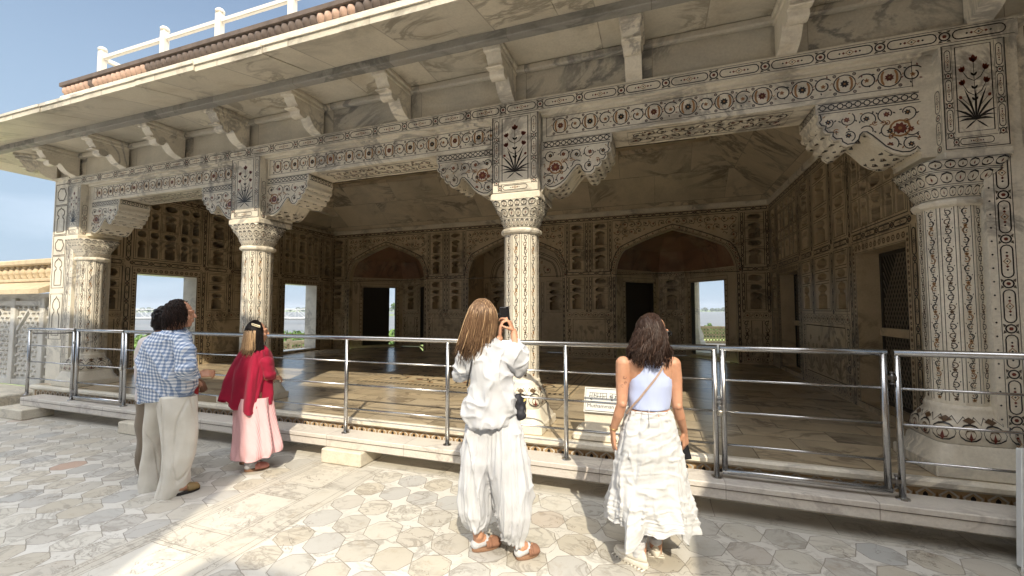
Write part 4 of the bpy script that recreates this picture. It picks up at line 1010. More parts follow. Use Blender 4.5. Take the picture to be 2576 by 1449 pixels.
def petal(b, cx, z0, m, y=3.945, w=.105, h=.135):
    pts = [(-.5, .15), (-.48, .55), (-.25, .95), (0, 1.0), (.25, .95), (.48, .55), (.5, .15), (.3, -.02), (0, -.12), (-.3, -.02)]
    o = [Vector((cx+a*w*.95, y, z0+(1-q)*h)) for a, q in [(a, 1-q_) for a, q_ in pts]]
    c_ = Vector((cx, y-.05, z0+h*.45)); mid = [p_.lerp(c_, .45)+Vector((0, -.022, 0)) for p_ in o]; n = len(o)
    b.add(o+mid+[c_], [(i, (i+1) % n, (i+1) % n+n, i+n) for i in range(n)]+[(i+n, (i+1) % n+n, 2*n) for i in range(n)], m, True)
while x < 4.55:
    nv = noise.noise(Vector((x*.45, 3, 0))); m = 'pink_stone' if (x < -8.6 or nv > .30) and x < -3.4 else 'sand_dark'
    petal(b, x+.055, 5.128, m); x += .115
b.build('lotus_cornice', PAV)
# roof railing
RR = thing('roof_railing', 'white painted stone post-and-rail fence on the pavilion roof', 'railing', (-8.87, 4.25, 5.33))
def lp(x, y, z): return (x+8.87, y-4.25, z-5.33)
PX = (-8.87, -7.29, -6.07, -4.67, -3.3, -1.9, -.5, .9, 2.3)
for x in PX:
    b = MB(); X_, Y_, Z_ = lp(x, 4.25, 0); b.bbox(X_-.048, X_+.048, -.048, .048, 0, .66, 'white_paint', .012); b.lathe([(.05, .66), (.065, .672), (.065, .70), (.045, .725), (.015, .735)], 'white_paint', (X_, 0), 10, smooth=True); b.build('post', RR)
b = MB(); b.bbox(-.07, .07, 3.4, 3.54, 0, .66, 'white_paint', .01); b.build('post', RR)
for z in (.16, .50):
    for x0, x1 in zip(PX, PX[1:]):
        b = MB(); b.bbox(x0+8.87+.055, x1+8.87-.055, -.028, .028, z, z+.072, 'white_paint', .01); b.build('rail', RR)
    b = MB(); b.bbox(-.028, .028, .055, 3.4, z, z+.072, 'white_paint', .01); b.build('rail', RR)
# ================================================================ BUILDINGS ROUND THE COURTYARD (their shade falls across it)
M['sandwall'] = marble('courtyard_building_stone', (.46, .36, .26), (.38, .29, .2), (.25, .18, .12), .8, .8, slab=('xz', .9, .35, .01), stain=.3)
def wing(name, lab, x0, x1, y0, y1, H, side):
    t = thing(name, lab, 'building', (x0, y1, 0)); o = Vector((x0, y1, 0))
    def B(nm, a, c, d, e, f, g, m='sandwall'): b = MB(); b.bbox(a-o.x, c-o.x, d-o.y, e-o.y, f, g, m, .02); return b.build(nm, t)
    B('wall', x0+.35, x1-.35, y0+.35, y1-.35, 0, H-.02); B('roof', x0, x1, y0, y1, H-.12, H); B('plinth', x0+.3, x1-.3, y0+.3, y1-.3, 0, .5)
    if side == 'y':
        x = x0+1.2
        while x+1.4 < x1-.6: B('doorway', x, x+1.3, y1-.36, y1-.33, .5, 2.7, 'dark'); x += 2.6
    else:
        y = y0+1
        while y+1.2 < y1-.6: B('doorway', x0+.33, x0+.36, y, y+1.2, .5, 2.6, 'dark'); y += 2.4
wing('palace_building', 'tall sandstone palace block behind the viewer that shades the left of the court', -9.5, .26, -9, -4, 9.24, 'y')
wing('palace_building', 'lower sandstone palace range beside the tall block behind the viewer', -.0+.28, 3, -9, -4, 5.74, 'y')
wing('side_range', 'single-storey range with projecting eave along the right of the court', 2.3, 11, -3.6, 3.25, 4.0, 'x')

# ================================================================ LEFT TERRACE WALL
b = MB(); b.bbox(-22, -9.68, 3.45, 4.22, 0, .245, 'block', .02); tag(b.build('raised_paving'), kind='structure')
t = thing('terrace_wall', 'carved marble screen wall with sandstone balustrade joining the pavilion corner', 'wall', (-12, 4.25, .245))
M['marble_carved'] = marble('carved_marble', (.60, .585, .54), (.5, .48, .44), (.3, .29, .27), .55, 1.5, stain=.25)
def L_(x, y, z): return (x+12, y-4.25, z-.245)
b = MB(); b.box(-8, 2.32, .03, .3, 0, 1.63, 'marble_carved')
x = 2.32-.5
xs = []
while x > -7: xs.append(x); x -= .92
for x in xs:
    b.bbox(x-.07, x+.07, -.03, .03, 0, 1.55, 'marble_carved', .01); b.box(x-.92+.07, x-.07, -.02, .03, 1.42, 1.5, 'marble_carved'); b.box(x-.92+.07, x-.07, -.02, .03, 0, .1, 'marble_carved')
p = Pen(b, (0, .03, 0), (1, 0, 0), (0, 0, 1), (0, -1, 0)); p.off = 0
for x in xs[:4]+[2.32+.42]:
    x0, x1 = x-.92+.1, x-.1; cx = (x0+x1)/2
    if x > 2.3: x0, x1 = 1.92, 2.3; cx = 2.11
    hw = (x1-x0)/2
    for s_ in (-1, 1): b.prism([(cx+s_*hw, .95), (cx, 1.33), (cx, 1.37), (cx+s_*hw, .99)] if s_ > 0 else [(cx-hw, .95), (cx-hw, .99), (cx, 1.37), (cx, 1.33)], 'marble_carved', (0, .03, 0), (1, 0, 0), (0, 0, 1), (0, -.04, 0))
    k = .085
    for i in range(int((x1-x0)/k)+1):
        for j in range(16):
            X_, Z_ = x0+(i+.5)*k, .14+(j+.5)*.085
            if X_ > x1-.02 or Z_ > 1.40: continue
            r = .036; q = [(X_-r, Z_), (X_, Z_-r), (X_+r, Z_), (X_, Z_+r)]
            b.add([(a, .03, z) for a, z in q]+[(a+(X_-a)*.3, .075 if (i+j) % 2 else -.012, z+(Z_-z)*.3) for a, z in q], [(0, 1, 5, 4), (1, 2, 6, 5), (2, 3, 7, 6), (3, 0, 4, 7), (4, 5, 6, 7)], 'marble_carved')
b.build('carved_panel_wall', t)
b = MB(); b.prism([(.0, 0), (-.28, -.06), (-.28, .02), (.02, .17), (.3, .17), (.3, 0)], 'sandstone', (-8, 0, 1.67), (0, 1, 0), (0, 0, 1), (10.30, 0, 0)); b.build('ledge', t)
b = MB(); b.bbox(-8, 2.34, -.02, .16, 1.84, 1.90, 'sandstone', .01); b.build('bottom_rail', t)
b = MB(); b.bbox(-8, 2.36, -.06, .2, 2.14, 2.24, 'sandstone', .02); b.build('coping', t)
x = 2.22
for i in range(16):
    b = MB(); b.lathe([(.04, 1.9), (.05, 1.92), (.035, 1.94), (.075, 1.99), (.085, 2.03), (.06, 2.07), (.035, 2.10), (.05, 2.12), (.045, 2.14)], 'sandstone', (x, .07), 10, smooth=True)
    b.tube([(x+.1+.045*cos(a), .07, 2.02+.085*sin(a)) for a in [2*pi*j/12 for j in range(13)]], .017, 'sandstone', 5); b.build('baluster', t); x -= .2

# ================================================================ MARBLE KERB AND STEEL RAILING
KZ0, KZ1, YR, RZ = .15, .268, 3.73, 1.287
t = MB(); t.bbox(-9.12, 4.5, 3.60, 3.86, KZ0, KZ1, 'kerb', .006); t.box(-9.1, 4.5, 3.596, 3.60, .224, .229, 'groove')
tag(t.build('marble_kerb_beam'), 'long pale marble beam on blocks carrying the steel railing', 'kerb beam')
for (x0, x1, y0), lab in (((-9.30, -8.62, 3.42), 'rough marble block under the far left end of the kerb beam'), ((-6.60, -6.02, 3.50), 'rough marble block under the beam beside the man in checked shirt'), ((-3.34, -2.84, 3.54), 'sunlit marble block under the beam between the two front groups of people')):
    b = MB(); b.bbox(0, x1-x0, 0, .36, 0, KZ0-.004, 'block', .012); o = b.build('support_block'); o.location = (x0, y0, 0); tag(o, lab, 'stone block', 'marble blocks carrying the kerb beam')
def pipe(a, b_, r, name, par, m='steel', n=12, base=False):
    b = MB(); b.tube([a, b_], r, m, n)
    if base: b.lathe([(r*2.1, a[2]), (r*2.0, a[2]+.008), (r*1.3, a[2]+.014)], m, (a[0], a[1]), 14)
    return b.build(name, par)
def rail_section(lab, xs, x0=None, x1=None, ends=(True, True), group='steel railing sections'):
    x0 = xs[0] if x0 is None else x0; x1 = xs[-1] if x1 is None else x1
    t = thing('steel_railing', lab, 'railing', (x0, YR, KZ1), group=group); ox = x0; zt = RZ-KZ1
    for x in xs: pipe((x-ox, 0, 0), (x-ox, 0, zt), .0205, 'post', t, base=True)
    pipe((0 if xs[0] != x0 else -.021, 0, zt), (x1-ox+.021, 0, zt), .0245, 'top_rail', t)
    q = sorted(set([x0]+list(xs)+[x1]))
    for z in (.53, .785, 1.035):
        for a, c_ in zip(q, q[1:]): pipe((a-ox+.018, 0, z-KZ1), (c_-ox-.018, 0, z-KZ1), .0095, 'crossbar', t, n=8)
    return t
def gate(lab, x0, x1, lockx):
    t = thing('steel_gate', lab, 'gate', (x0, YR, KZ1), group='steel gates in the railing'); W = x1-x0; zb, zt = .055, RZ-KZ1
    for x in (0, W): pipe((x, 0, zb), (x, 0, zt), .022, 'stile', t)
    for z in (zb, zt): pipe((-.02, 0, z), (W+.02, 0, z), .023, 'frame_rail', t)
    for z in (.53, .785, 1.035): pipe((.018, 0, z-KZ1), (W-.018, 0, z-KZ1), .0095, 'crossbar', t, n=8)
    hx = W+.045 if lockx < (x0+x1)/2 else -.045
    for z in (.12, .84):
        b = MB(); b.tube([(hx, -.01, z-.035), (hx, -.01, z+.035)], .011, 'steel_dark', 8); b.box(hx-.04, hx+.03, -.018, .0, z-.012, z+.016, 'steel_dark'); b.tube([(hx, -.01, z-.045), (hx, -.01, z-.037)], .016, 'steel_dark', 6); b.tube([(hx, -.01, z+.037), (hx, -.01, z+.045)], .016, 'steel_dark', 6); b.build('hinge', t)
    return t
def padlock(x, lab):
    t = thing('padlock', lab, 'padlock', (x, YR-.03, .80), group='padlocks on the gates'); M['brass'] = flat('worn_lock_steel', (.55, .52, .45), .3, 1, .3)
    b = MB(); b.lathe([(.002, 0), (.020, 0), (.024, .004), (.024, .014), (.02, .018), (.002, .018)], 'brass', n=20, smooth=True); b.v = [(a, c_-.01, b_-.025) for a, b_, c_ in b.v]; b.build('lock_body', t)
    b = MB(); b.tube([(-.014, 0, -.01)]+[(-.014*cos(a), 0, .022+.014*sin(a)) for a in [pi*j/8 for j in range(9)]]+[(.014, 0, -.01)], .0038, 'steel', 6); b.build('shackle', t)
    b = MB()
    for k in range(4): b.tube([(.012*cos(a)*(1 if k % 2 else .4)-.004, .012*sin(a)*(.4 if k % 2 else 1), .045+k*.018+.01*sin(a)) for a in [2*pi*j/10 for j in range(11)]], .003, 'steel_dark', 5)
    b.build('hasp_chain', t)
rail_section('short steel railing section at far left end before the small gate', [-9.27, -8.12])
gate('small steel gate at the left, partly behind the checked-shirt man', -8.02, -6.99, -7)
padlock(-6.965, 'padlock on the small left gate')
rail_section('long steel railing run between the two gates, passing behind the tourists', [-6.92, -5.66, -4.43, -3.19, -1.965, -.78, .43])
gate('wide steel gate at right, chained to the post beside the dark-haired woman', .49, 1.53, .4)
padlock(.46, 'round padlock on the wide right-hand gate beside the dark-haired woman')
rail_section('steel railing section right of the wide gate, running out of frame', [1.61, 2.85], 1.61, 4.0)
b = MB(); b.tube([(-9.18, 3.73, 1.22), (-8.86, 3.95, 1.22), (-8.86, 4.06, 1.22)], .011, 'steel_dark', 8); b.tube([(-8.86, 4.05, 1.22), (-8.86, 4.08, 1.22)], .03, 'steel_dark', 10)
tag(b.build('wall_bracket'), 'short steel stay fixing the left railing end to the wall', 'bracket')
# white painted metal panel at the right edge
t = thing('metal_panel', 'white painted riveted metal panel standing at the right edge', 'panel', (2.078, 3.52, 0), radians(10)); t.rotation_euler[1] = .045
b = MB(); b.bbox(0, .75, -.02, .02, .02, .735, 'white_metal', .004); b.build('sheet', t)
b = MB(); b.bbox(-.012, .045, -.032, -.02, .0, .74, 'white_metal', .004)
for z in (.06, .23, .42, .70): b.lathe([(.010, 0), (.008, .004), (.001, .006)], 'steel_dark', n=8); k = 24; b.v[-k:] = [(a+.016, -.032-c_, z+b_) for a, b_, c_ in b.v[-k:]]
b.build('frame_edge', t)

# ================================================================ NAME STONE
t = thing('name_stone', 'white marble name stone reading Muthamman Burj on a stepped plinth', 'sign', (-.46, 4.12, ZP))
b = MB(); b.bbox(-.31, .31, -.16, .16, 0, .07, 'marble', .015); b.bbox(-.27, .27, -.13, .13, .07, .10, 'marble', .01); b.build('plinth', t)
b = MB(); b.prism([(-.12, .10), (.10, .10), (.10, .36), (-.12, .26)], 'marble', (-.2, 0, 0), (0, 1, 0), (0, 0, 1), (.4, 0, 0)); b.build('pedestal', t)
su = Vector((1, 0, 0)); sv = Vector((0, .12, .24)).normalized(); sn = Vector((0, -sv.z, sv.y)); so_ = Vector((-.205, -.135, .262))
b = MB(); b.prism([(0, 0), (.41, 0), (.41, .235), (0, .235)], 'sign_face', so_, su, sv, sn*.018) if False else None
M['sign_face'] = flat('polished_white_marble', (.62, .62, .59), .3, 0, .12)
b.prism([(0, 0), (.41, 0), (.41, .235), (0, .235)], 'sign_face', so_-sn*.0, su, sv, sn*.018)
p = Pen(b, so_+sn*.018, su, sv, sn, .001); rectl(p, .012, .012, .398, .223, .005)
sgn = b.build('name_plate', t)
b = MB(); p = Pen(b, so_+sn*.018, su, sv, sn, .0015)
def glyphs(p, x, y, h, lw):
    S = lambda pts: p.line([(x+a*h*.62, y+b_*h) for a, b_ in pts], lw, 'black')
    def arc(cx, cy, r, a0, a1): return [(cx+r*cos(a0+(a1-a0)*i/7), cy+r*.8*sin(a0+(a1-a0)*i/7)) for i in range(8)]
    def stem(a): S([(a, 0), (a, 1)])
    def ma(full=True):
        S([(.22, 1), (.22, .35)]); S(arc(.14, .32, .1, 0, 5.5)); S([(.2, .38), (.85 if full else .7, .42)])
        if full: stem(.85)
    ma(); S(arc(.72, -.1, .22, 2.2, 6.0)); x += h*.72
    S([(.25, 1), (.25, .75)]+arc(.2, .6, .18, 1.2, -1.8)+[(.4, .1)]); S([(.3, .55), (.85, .55)]); stem(.85); x += h*.68
    ma(False); x += h*.5; ma(); x += h*.68
    S([(.1, .5), (.85, .5)]); S(arc(.15, .4, .12, 1.5, 6)); stem(.85); x += h*.62
    e1 = x; x += h*.45
    s1 = x
    S(arc(.42, .45, .3, .5, 6.3)); S([(.2, .6), (.7, .3)]); stem(.85); S(arc(.72, -.1, .22, 2.2, 6.0)); x += h*.7
    S([(.85, .6), (.45, .6)]+arc(.3, .35, .28, 1.2, -1.6)+[(.1, .3)]); stem(.85); S(arc(.75, 1.22, .2, -1.5, 2.2)); x += h*.62
    p.line([(x0_, y+h), (e1, y+h)], lw, 'black'); p.line([(s1, y+h), (x, y+h)], lw, 'black')
x0_ = .045; glyphs(p, .045, .13, .052, .0055)
b.build('inscription', sgn)
def text_mesh(s_, size, m, par, o, u, v, off=.0015, ext=0.0004):
    cu = bpy.data.curves.new('t', 'FONT'); cu.body = s_; cu.size = size; cu.extrude = ext; cu.resolution_u = 2; ob = bpy.data.objects.new('t', cu); COL.objects.link(ob)
    me = bpy.data.meshes.new_from_object(ob.evaluated_get(bpy.context.evaluated_depsgraph_get())); bpy.data.objects.remove(ob)
    n = u.cross(v); me.transform(Matrix(((u.x, v.x, n.x, o.x+n.x*off), (u.y, v.y, n.y, o.y+n.y*off), (u.z, v.z, n.z, o.z+n.z*off), (0, 0, 0, 1))))
    me.materials.clear(); me.materials.append(M[m]); o2 = bpy.data.objects.new('inscription', me); COL.objects.link(o2); o2.parent = par; return o2
text_mesh('Muthamman Burj', .050, 'black', sgn, so_+sn*.018+su*.028+sv*.045, su, sv)
# ================================================================ PEOPLE
FH = Vector((-sin(radians(19.1)), cos(radians(19.1)), 0)); RH = Vector((cos(radians(19.1)), sin(radians(19.1)), 0))
_p = radians(2.87); FC = Vector((FH.x*cos(_p), FH.y*cos(_p), sin(_p))); UC = RH.cross(FC); CAM = Vector((0, 0, 1.6))
def sight(px, py): return FC*1050+RH*(px-1288)-UC*(py-724.5)
class Person:
    """local frame: x to the viewer's right, y away, z up; body points are measured off the photograph and given real depth"""
    def __init__(s, name, lab, px, py, crop, group=None):
        r = sight(px, py); k = -1.6/r.z; s.o = CAM+r*k; s.o.z = 0; s.crop = crop
        s.t = thing(name, lab, 'person', s.o, radians(19.1), group)
    def L(s, cx, cy, d=0):
        x0, y0, sc = s.crop; px, py = (x0+cx*sc)*.63889, (y0+cy*sc)*.63889
        r = sight(px, py); k = ((s.o-CAM).dot(FH)+d)/r.dot(FH); p = CAM+r*k-s.o
        return Vector((p.dot(RH), p.dot(FH), p.z))
def ball(mb, c, r, m='skin', rot=None, n=10):
    c = Vector(c); r = Vector(r) if hasattr(r, '__len__') else Vector((r, r, r)); R_ = rot or Matrix.Identity(3); rings = []
    for i in range(1, n):
        a = pi*i/n; rings.append([c+R_ @ Vector((r.x*sin(a)*cos(t), r.y*sin(a)*sin(t), -r.z*cos(a))) for t in [2*pi*j/14 for j in range(14)]])
    mb.loft(rings, m)
def caps_(mb, a, b_, ra, rb, m='skin', n=12):
    a, b_ = Vector(a), Vector(b_); d = (b_-a); L = d.length or 1e-6; d /= L
    q = d.to_track_quat('Z', 'Y').to_matrix(); rings = []
    for i in range(5): t = pi/2*(i+.35)/5; rings.append([a+q @ Vector((ra*sin(t)*cos(p_), ra*sin(t)*sin(p_), -ra*cos(t))) for p_ in [2*pi*j/n for j in range(n)]])
    for i in range(4, -1, -1): t = pi/2*(i+.35)/5; rings.append([b_+q @ Vector((rb*sin(t)*cos(p_), rb*sin(t)*sin(p_), rb*cos(t))) for p_ in [2*pi*j/n for j in range(n)]])
    mb.loft(rings, m)
def chain(mb, pts, rs, m='skin'):
    for a, b_, ra, rb in zip(pts, pts[1:], rs, rs[1:]): caps_(mb, a, b_, ra, rb, m)
def fuse(mb, name, parent, voxel=.005, smooth=6, fn=None, fac=.5):
    o = mb.build('tmp'); md = o.modifiers.new('r', 'REMESH'); md.mode = 'VOXEL'; md.voxel_size = voxel; md.use_smooth_shade = True
    if smooth: ms = o.modifiers.new('s', 'SMOOTH'); ms.iterations = smooth; ms.factor = fac
    me = bpy.data.meshes.new_from_object(o.evaluated_get(bpy.context.evaluated_depsgraph_get())); bpy.data.objects.remove(o)
    if fn:
        nn = [v.normal.copy() for v in me.vertices]
        for v, n_ in zip(me.vertices, nn): v.co += n_*fn(v.co, n_)
    me.name = name; me.materials.clear()
    for m in mb.mats: me.materials.append(m)
    me.polygons.foreach_set('use_smooth', [True]*len(me.polygons)); o = bpy.data.objects.new(name, me); COL.objects.link(o); o.parent = parent; return o
def hand(mb, w, f, n_, s_, curl=(.3, .4, .5, .6), k=1., thumb=.7, spread=.10, thumb_in=.3):
    """w wrist, f along the palm, n_ out of the palm side, s_ towards the thumb"""
    w, f, n_, s_ = Vector(w), Vector(f).normalized(), Vector(n_).normalized(), Vector(s_).normalized()
    n_ = (n_-f*n_.dot(f)).normalized(); s_ = (s_-f*s_.dot(f)-n_*s_.dot(n_)).normalized()
    for i, x in enumerate((.028, .010, -.009, -.026)):
        kn = w+f*.088*k+s_*x*k; caps_(mb, w+f*.012+s_*x*.55*k, kn, .0135*k, .0105*k)
        L = (.042, .047, .044, .034)[i]*k; c = curl[i]; d = (f+s_*spread*(1.5-i)*.6).normalized(); p0 = kn
        for j, (l, r) in enumerate(((1, .0088), (.62, .0078), (.48, .0066))):
            c2 = c*(j+1)*.75+c*.15*j; dd = (d*cos(c2)+n_*sin(c2)); p1 = p0+dd*L*l; caps_(mb, p0, p1, r*k*1.05, r*k*.93, n=8); p0 = p1
    b0 = w+f*.022*k+s_*.022*k; b1 = b0+(f*.6+s_*thumb+n_*thumb_in).normalized()*.040*k; b2 = b1+(f*.85+s_*thumb*.45+n_*thumb_in*1.4).normalized()*.030*k; b3 = b2+(f+s_*thumb*.1+n_*thumb_in*1.6).normalized()*.024*k
    chain(mb, (b0, b1, b2, b3), (.0145*k, .0105*k, .0092*k, .0078*k))
def head(mb, c, gaze, k=1., up=(0, 0, 1)):
    g = Vector(gaze).normalized(); u = Vector(up).normalized(); s_ = g.cross(u).normalized(); u = s_.cross(g); c = Vector(c)
    R_ = Matrix((s_, g, u)).transposed(); P_ = lambda x, y, z: c+R_ @ Vector((x*k, y*k, z*k))
    ball(mb, P_(0, -.012, .025), (.076*k, .094*k, .095*k), rot=R_); ball(mb, P_(0, .022, -.035), (.058*k, .068*k, .078*k), rot=R_)
    ball(mb, P_(0, .050, -.088), (.030*k, .030*k, .024*k), rot=R_)
    caps_(mb, P_(0, .088, .012), P_(0, .106, -.022), .010*k, .0125*k); ball(mb, P_(0, .104, -.026), (.016*k, .010*k, .009*k), rot=R_)
    for q in (-1, 1):
        ball(mb, P_(q*.076, -.008, -.012), (.010*k, .020*k, .032*k), rot=R_); caps_(mb, P_(q*.012, .088, .028), P_(q*.045, .078, .027), .010*k, .008*k)
        ball(mb, P_(q*.030, .074, .010), (.013*k, .011*k, .010*k), rot=R_); ball(mb, P_(q*.038, .060, -.03), (.024*k, .024*k, .022*k), rot=R_)
    caps_(mb, P_(-.018, .086, -.052), P_(.018, .086, -.052), .0078*k, .0078*k); caps_(mb, P_(-.014, .083, -.064), P_(.014, .083, -.064), .0085*k, .0085*k)
    return P_
def skinmat(name, c):
    m = Mat(name, .5, 0, .4); n = m.noise(m.vec(), 14, 4, .6); m.color(m.mix(.5, c, m.ramp(n, [(.3, (.80, .66, .6)), (.6, (1, 1, 1))]), 'MULTIPLY'))
    m.b.inputs['Subsurface Weight'].default_value = .12; m.b.inputs['Subsurface Radius'].default_value = (.02, .008, .004); m.b.inputs['Subsurface Scale'].default_value = .3; return m.m
def cloth(name, c, c2=None, sc=60, rough=.85, bump=.25):
    m = Mat(name, rough, 0, .2); n = m.noise(m.vec(), sc, 4, .6); n2 = m.noise(m.vec(), 5, 4)
    m.color(m.mix(n2.ss(.35, .65), c, c2 or tuple(x*.9 for x in c))); m.bump(n+n2*.3, bump, .003)
    m.b.inputs['Sheen Weight'].default_value = .1; return m.m
M['skin'] = skinmat('tanned_skin', (.50, .27, .17)); M['skin_pale'] = skinmat('fair_skin', (.56, .33, .23)); M['skin_dark'] = skinmat('brown_skin', (.20, .10, .06))
M['white_cotton'] = cloth('white_cotton', (.52, .53, .55), (.46, .47, .50), 70); M['white_crinkle'] = cloth('white_crinkled_cotton', (.53, .535, .54), (.47, .475, .48), 40, bump=.4)
M['lilac'] = cloth('lilac_jersey', (.47, .54, .78), None, 120); M['cream_linen'] = cloth('cream_linen', (.68, .655, .59), (.60, .575, .51), 150, bump=.4)
M['taupe'] = cloth('taupe_cotton', (.24, .20, .155), None, 90); M['crimson'] = cloth('crimson_muslin', (.27, .008, .032), (.21, .007, .026), 90, bump=.5)
M['sole'] = flat('dark_sole', (.03, .025, .022), .8); M['cork'] = flat('cork_sole', (.27, .15, .09), .8, 0, .4, 90); M['tan_suede'] = flat('brown_suede', (.27, .135, .085), .9, 0, .25, 60)
M['pink_suede'] = flat('pink_suede', (.62, .27, .23), .85, 0, .2, 60); M['olive_shoe'] = flat('olive_leather', (.25, .17, .07), .6); M['offwhite'] = flat('off_white_leather', (.68, .64, .56), .6, 0, .15, 30)
M['phone'] = flat('black_phone_glass', (.012, .012, .014), .15, 0, .1); M['metal'] = flat('silver', (.5, .5, .5), .3, 1); M['strap'] = flat('pale_leather_strap', (.38, .27, .22), .6); M['black_cloth'] = flat('black_strap', (.015, .015, .017), .8)
M['sunglass'] = flat('black_sunglasses', (.01, .01, .01), .12); M['gold'] = flat('gold_clasp', (.55, .40, .18), .3, 1); M['redcup'] = flat('red_plastic', (.5, .03, .03), .4)
for nm, c in (('hair_brown', (.13, .075, .042)), ('hair_mid', (.20, .12, .068)), ('hair_blonde', (.45, .30, .17)), ('hair_dark', (.030, .018, .014)), ('hair_dark2', (.036, .021, .016)), ('hair_black', (.012, .009, .008)), ('hair_sheen', (.065, .038, .028))):
    m = Mat(nm, .38, 0, .5); n = m.noise(m.vec((1, 1, .15)), 160, 3, .6); m.color(m.mix(.6, c, m.ramp(n, [(.3, (.45, .45, .45)), (.65, (1.2, 1.2, 1.2))]), 'MULTIPLY')); m.b.inputs['Specular IOR Level'].default_value = .12 if 'dark' in nm or 'black' in nm else .25; M[nm] = m.m
def gingham():
    m = Mat('blue_checked_cotton', .85, 0, .2); tcn = m.nt.nodes.new('ShaderNodeTexCoord'); sp = m.nt.nodes.new('ShaderNodeSeparateXYZ'); m.nt.links.new(tcn.outputs['Object'], sp.inputs[0])
    X, Y, Z = [V(m.nt, o) for o in sp.outputs]; s = .0285; w = m.noise(m.vec(), 5, 3)
    a = ((X*.95-Y*.45+(w-.5)*.03)/s).fract().gt(.5); b_ = ((Z+(w-.5)*.03+X*.12)/s).fract().gt(.5)
    f = (a+b_)*.5; m.color(m.ramp(f, [(0, (.72, .75, .80)), (.5, (.36, .43, .56)), (1, (.16, .23, .37))])); m.bump(m.noise(m.vec(), 80, 3), .3, .003); return m.m
M['gingham'] = gingham()
def pinkstripe():
    m = Mat('pink_striped_cotton', .85, 0, .2); X, Y, Z = m.pos(); f = ((X*.945+Y*.327)/.009).fract().ss(.3, .6); m.color(m.mix(f, (.62, .33, .35), (.70, .46, .47))); m.bump(m.noise(m.vec(), 60, 3), .4, .003); return m.m
M['pinkstripe'] = pinkstripe()
def crease(x, y, z, s=1.):
    a = 1-min(1, abs(noise.noise(Vector((x, y, z))))*3.2); return a*a*a*s
def N3(x, y, z): return noise.noise(Vector((x, y, z)))
def drape(P, rows, m, name, parent, n=96, fold=None, sub=6, close_top=False, thick=True):
    """rows: (cy, xl, xr, half_depth, depth_centre) in crop pixels -> rings interpolated smoothly, displaced by fold(theta, v, z)"""
    R0 = []
    for cy, xl, xr, hd, dc in rows:
        a, b_ = P.L(xl, cy, dc), P.L(xr, cy, dc); R0.append((a.x, b_.x, (a.z+b_.z)/2, hd, dc, (b_.z-a.z)))
    K = len(R0); rings = []; vv = []
    def cr_(p0, p1, p2, p3, t): return .5*((2*p1)+(-p0+p2)*t+(2*p0-5*p1+4*p2-p3)*t*t+(-p0+3*p1-3*p2+p3)*t**3)
    for i in range(K-1):
        for j in range(sub if i < K-2 else sub+1):
            t = j/sub; q = [cr_(R0[max(i-1, 0)][k], R0[i][k], R0[i+1][k], R0[min(i+2, K-1)][k], t) for k in range(6)]; rings.append(q); vv.append((i+t)/(K-1))
    out = []
    for q, v in zip(rings, vv):
        xl, xr, z, hd, dc, tilt = q; ring = []
        for k in range(n):
            t = 2*pi*k/n; ct, st = cos(t), sin(t); ex = .85
            x = (xl+xr)/2+(xr-xl)/2*math.copysign(abs(ct)**ex, ct); y = dc+hd*math.copysign(abs(st)**ex, st); zz = z+tilt/2*ct
            if fold:
                d, dz = fold(t, v, z); x += d*ct; y += d*st; zz += dz
            ring.append((x, y, zz))
        out.append(ring)
    b = MB(); b.loft(out, m, (close_top, False)); b.sm = [True]*len(b.sm); o = b.build(name, parent)
    if thick: md = o.modifiers.new('thickness', 'SOLIDIFY'); md.thickness = .003; md.offset = -1
    return o
def hair(P, name, parent, c, r, mats, paths, n=420, seed=1, width=.0042, part=None, base='hair_dark', jit=.012, capk=1.):
    """scalp cap plus many tapered strands; paths(u, v, rnd) -> list of points for a strand"""
    rnd = random.Random(seed); b = MB()
    for i in range(n):
        pts = paths(rnd); k = len(pts); m = mats(pts, rnd) if callable(mats) else rnd.choice(mats); w = width*rnd.uniform(.7, 1.4)
        b.tube(pts, [w*(1-.75*(j/(k-1))**2) for j in range(k)], m, 4)
    return b.build(name, parent)
def bez(p0, p1, p2, p3, n=9):
    o = []
    for i in range(n):
        t = i/(n-1); o.append(p0*(1-t)**3+p1*3*t*(1-t)**2+p2*3*t*t*(1-t)+p3*t**3)
    return o
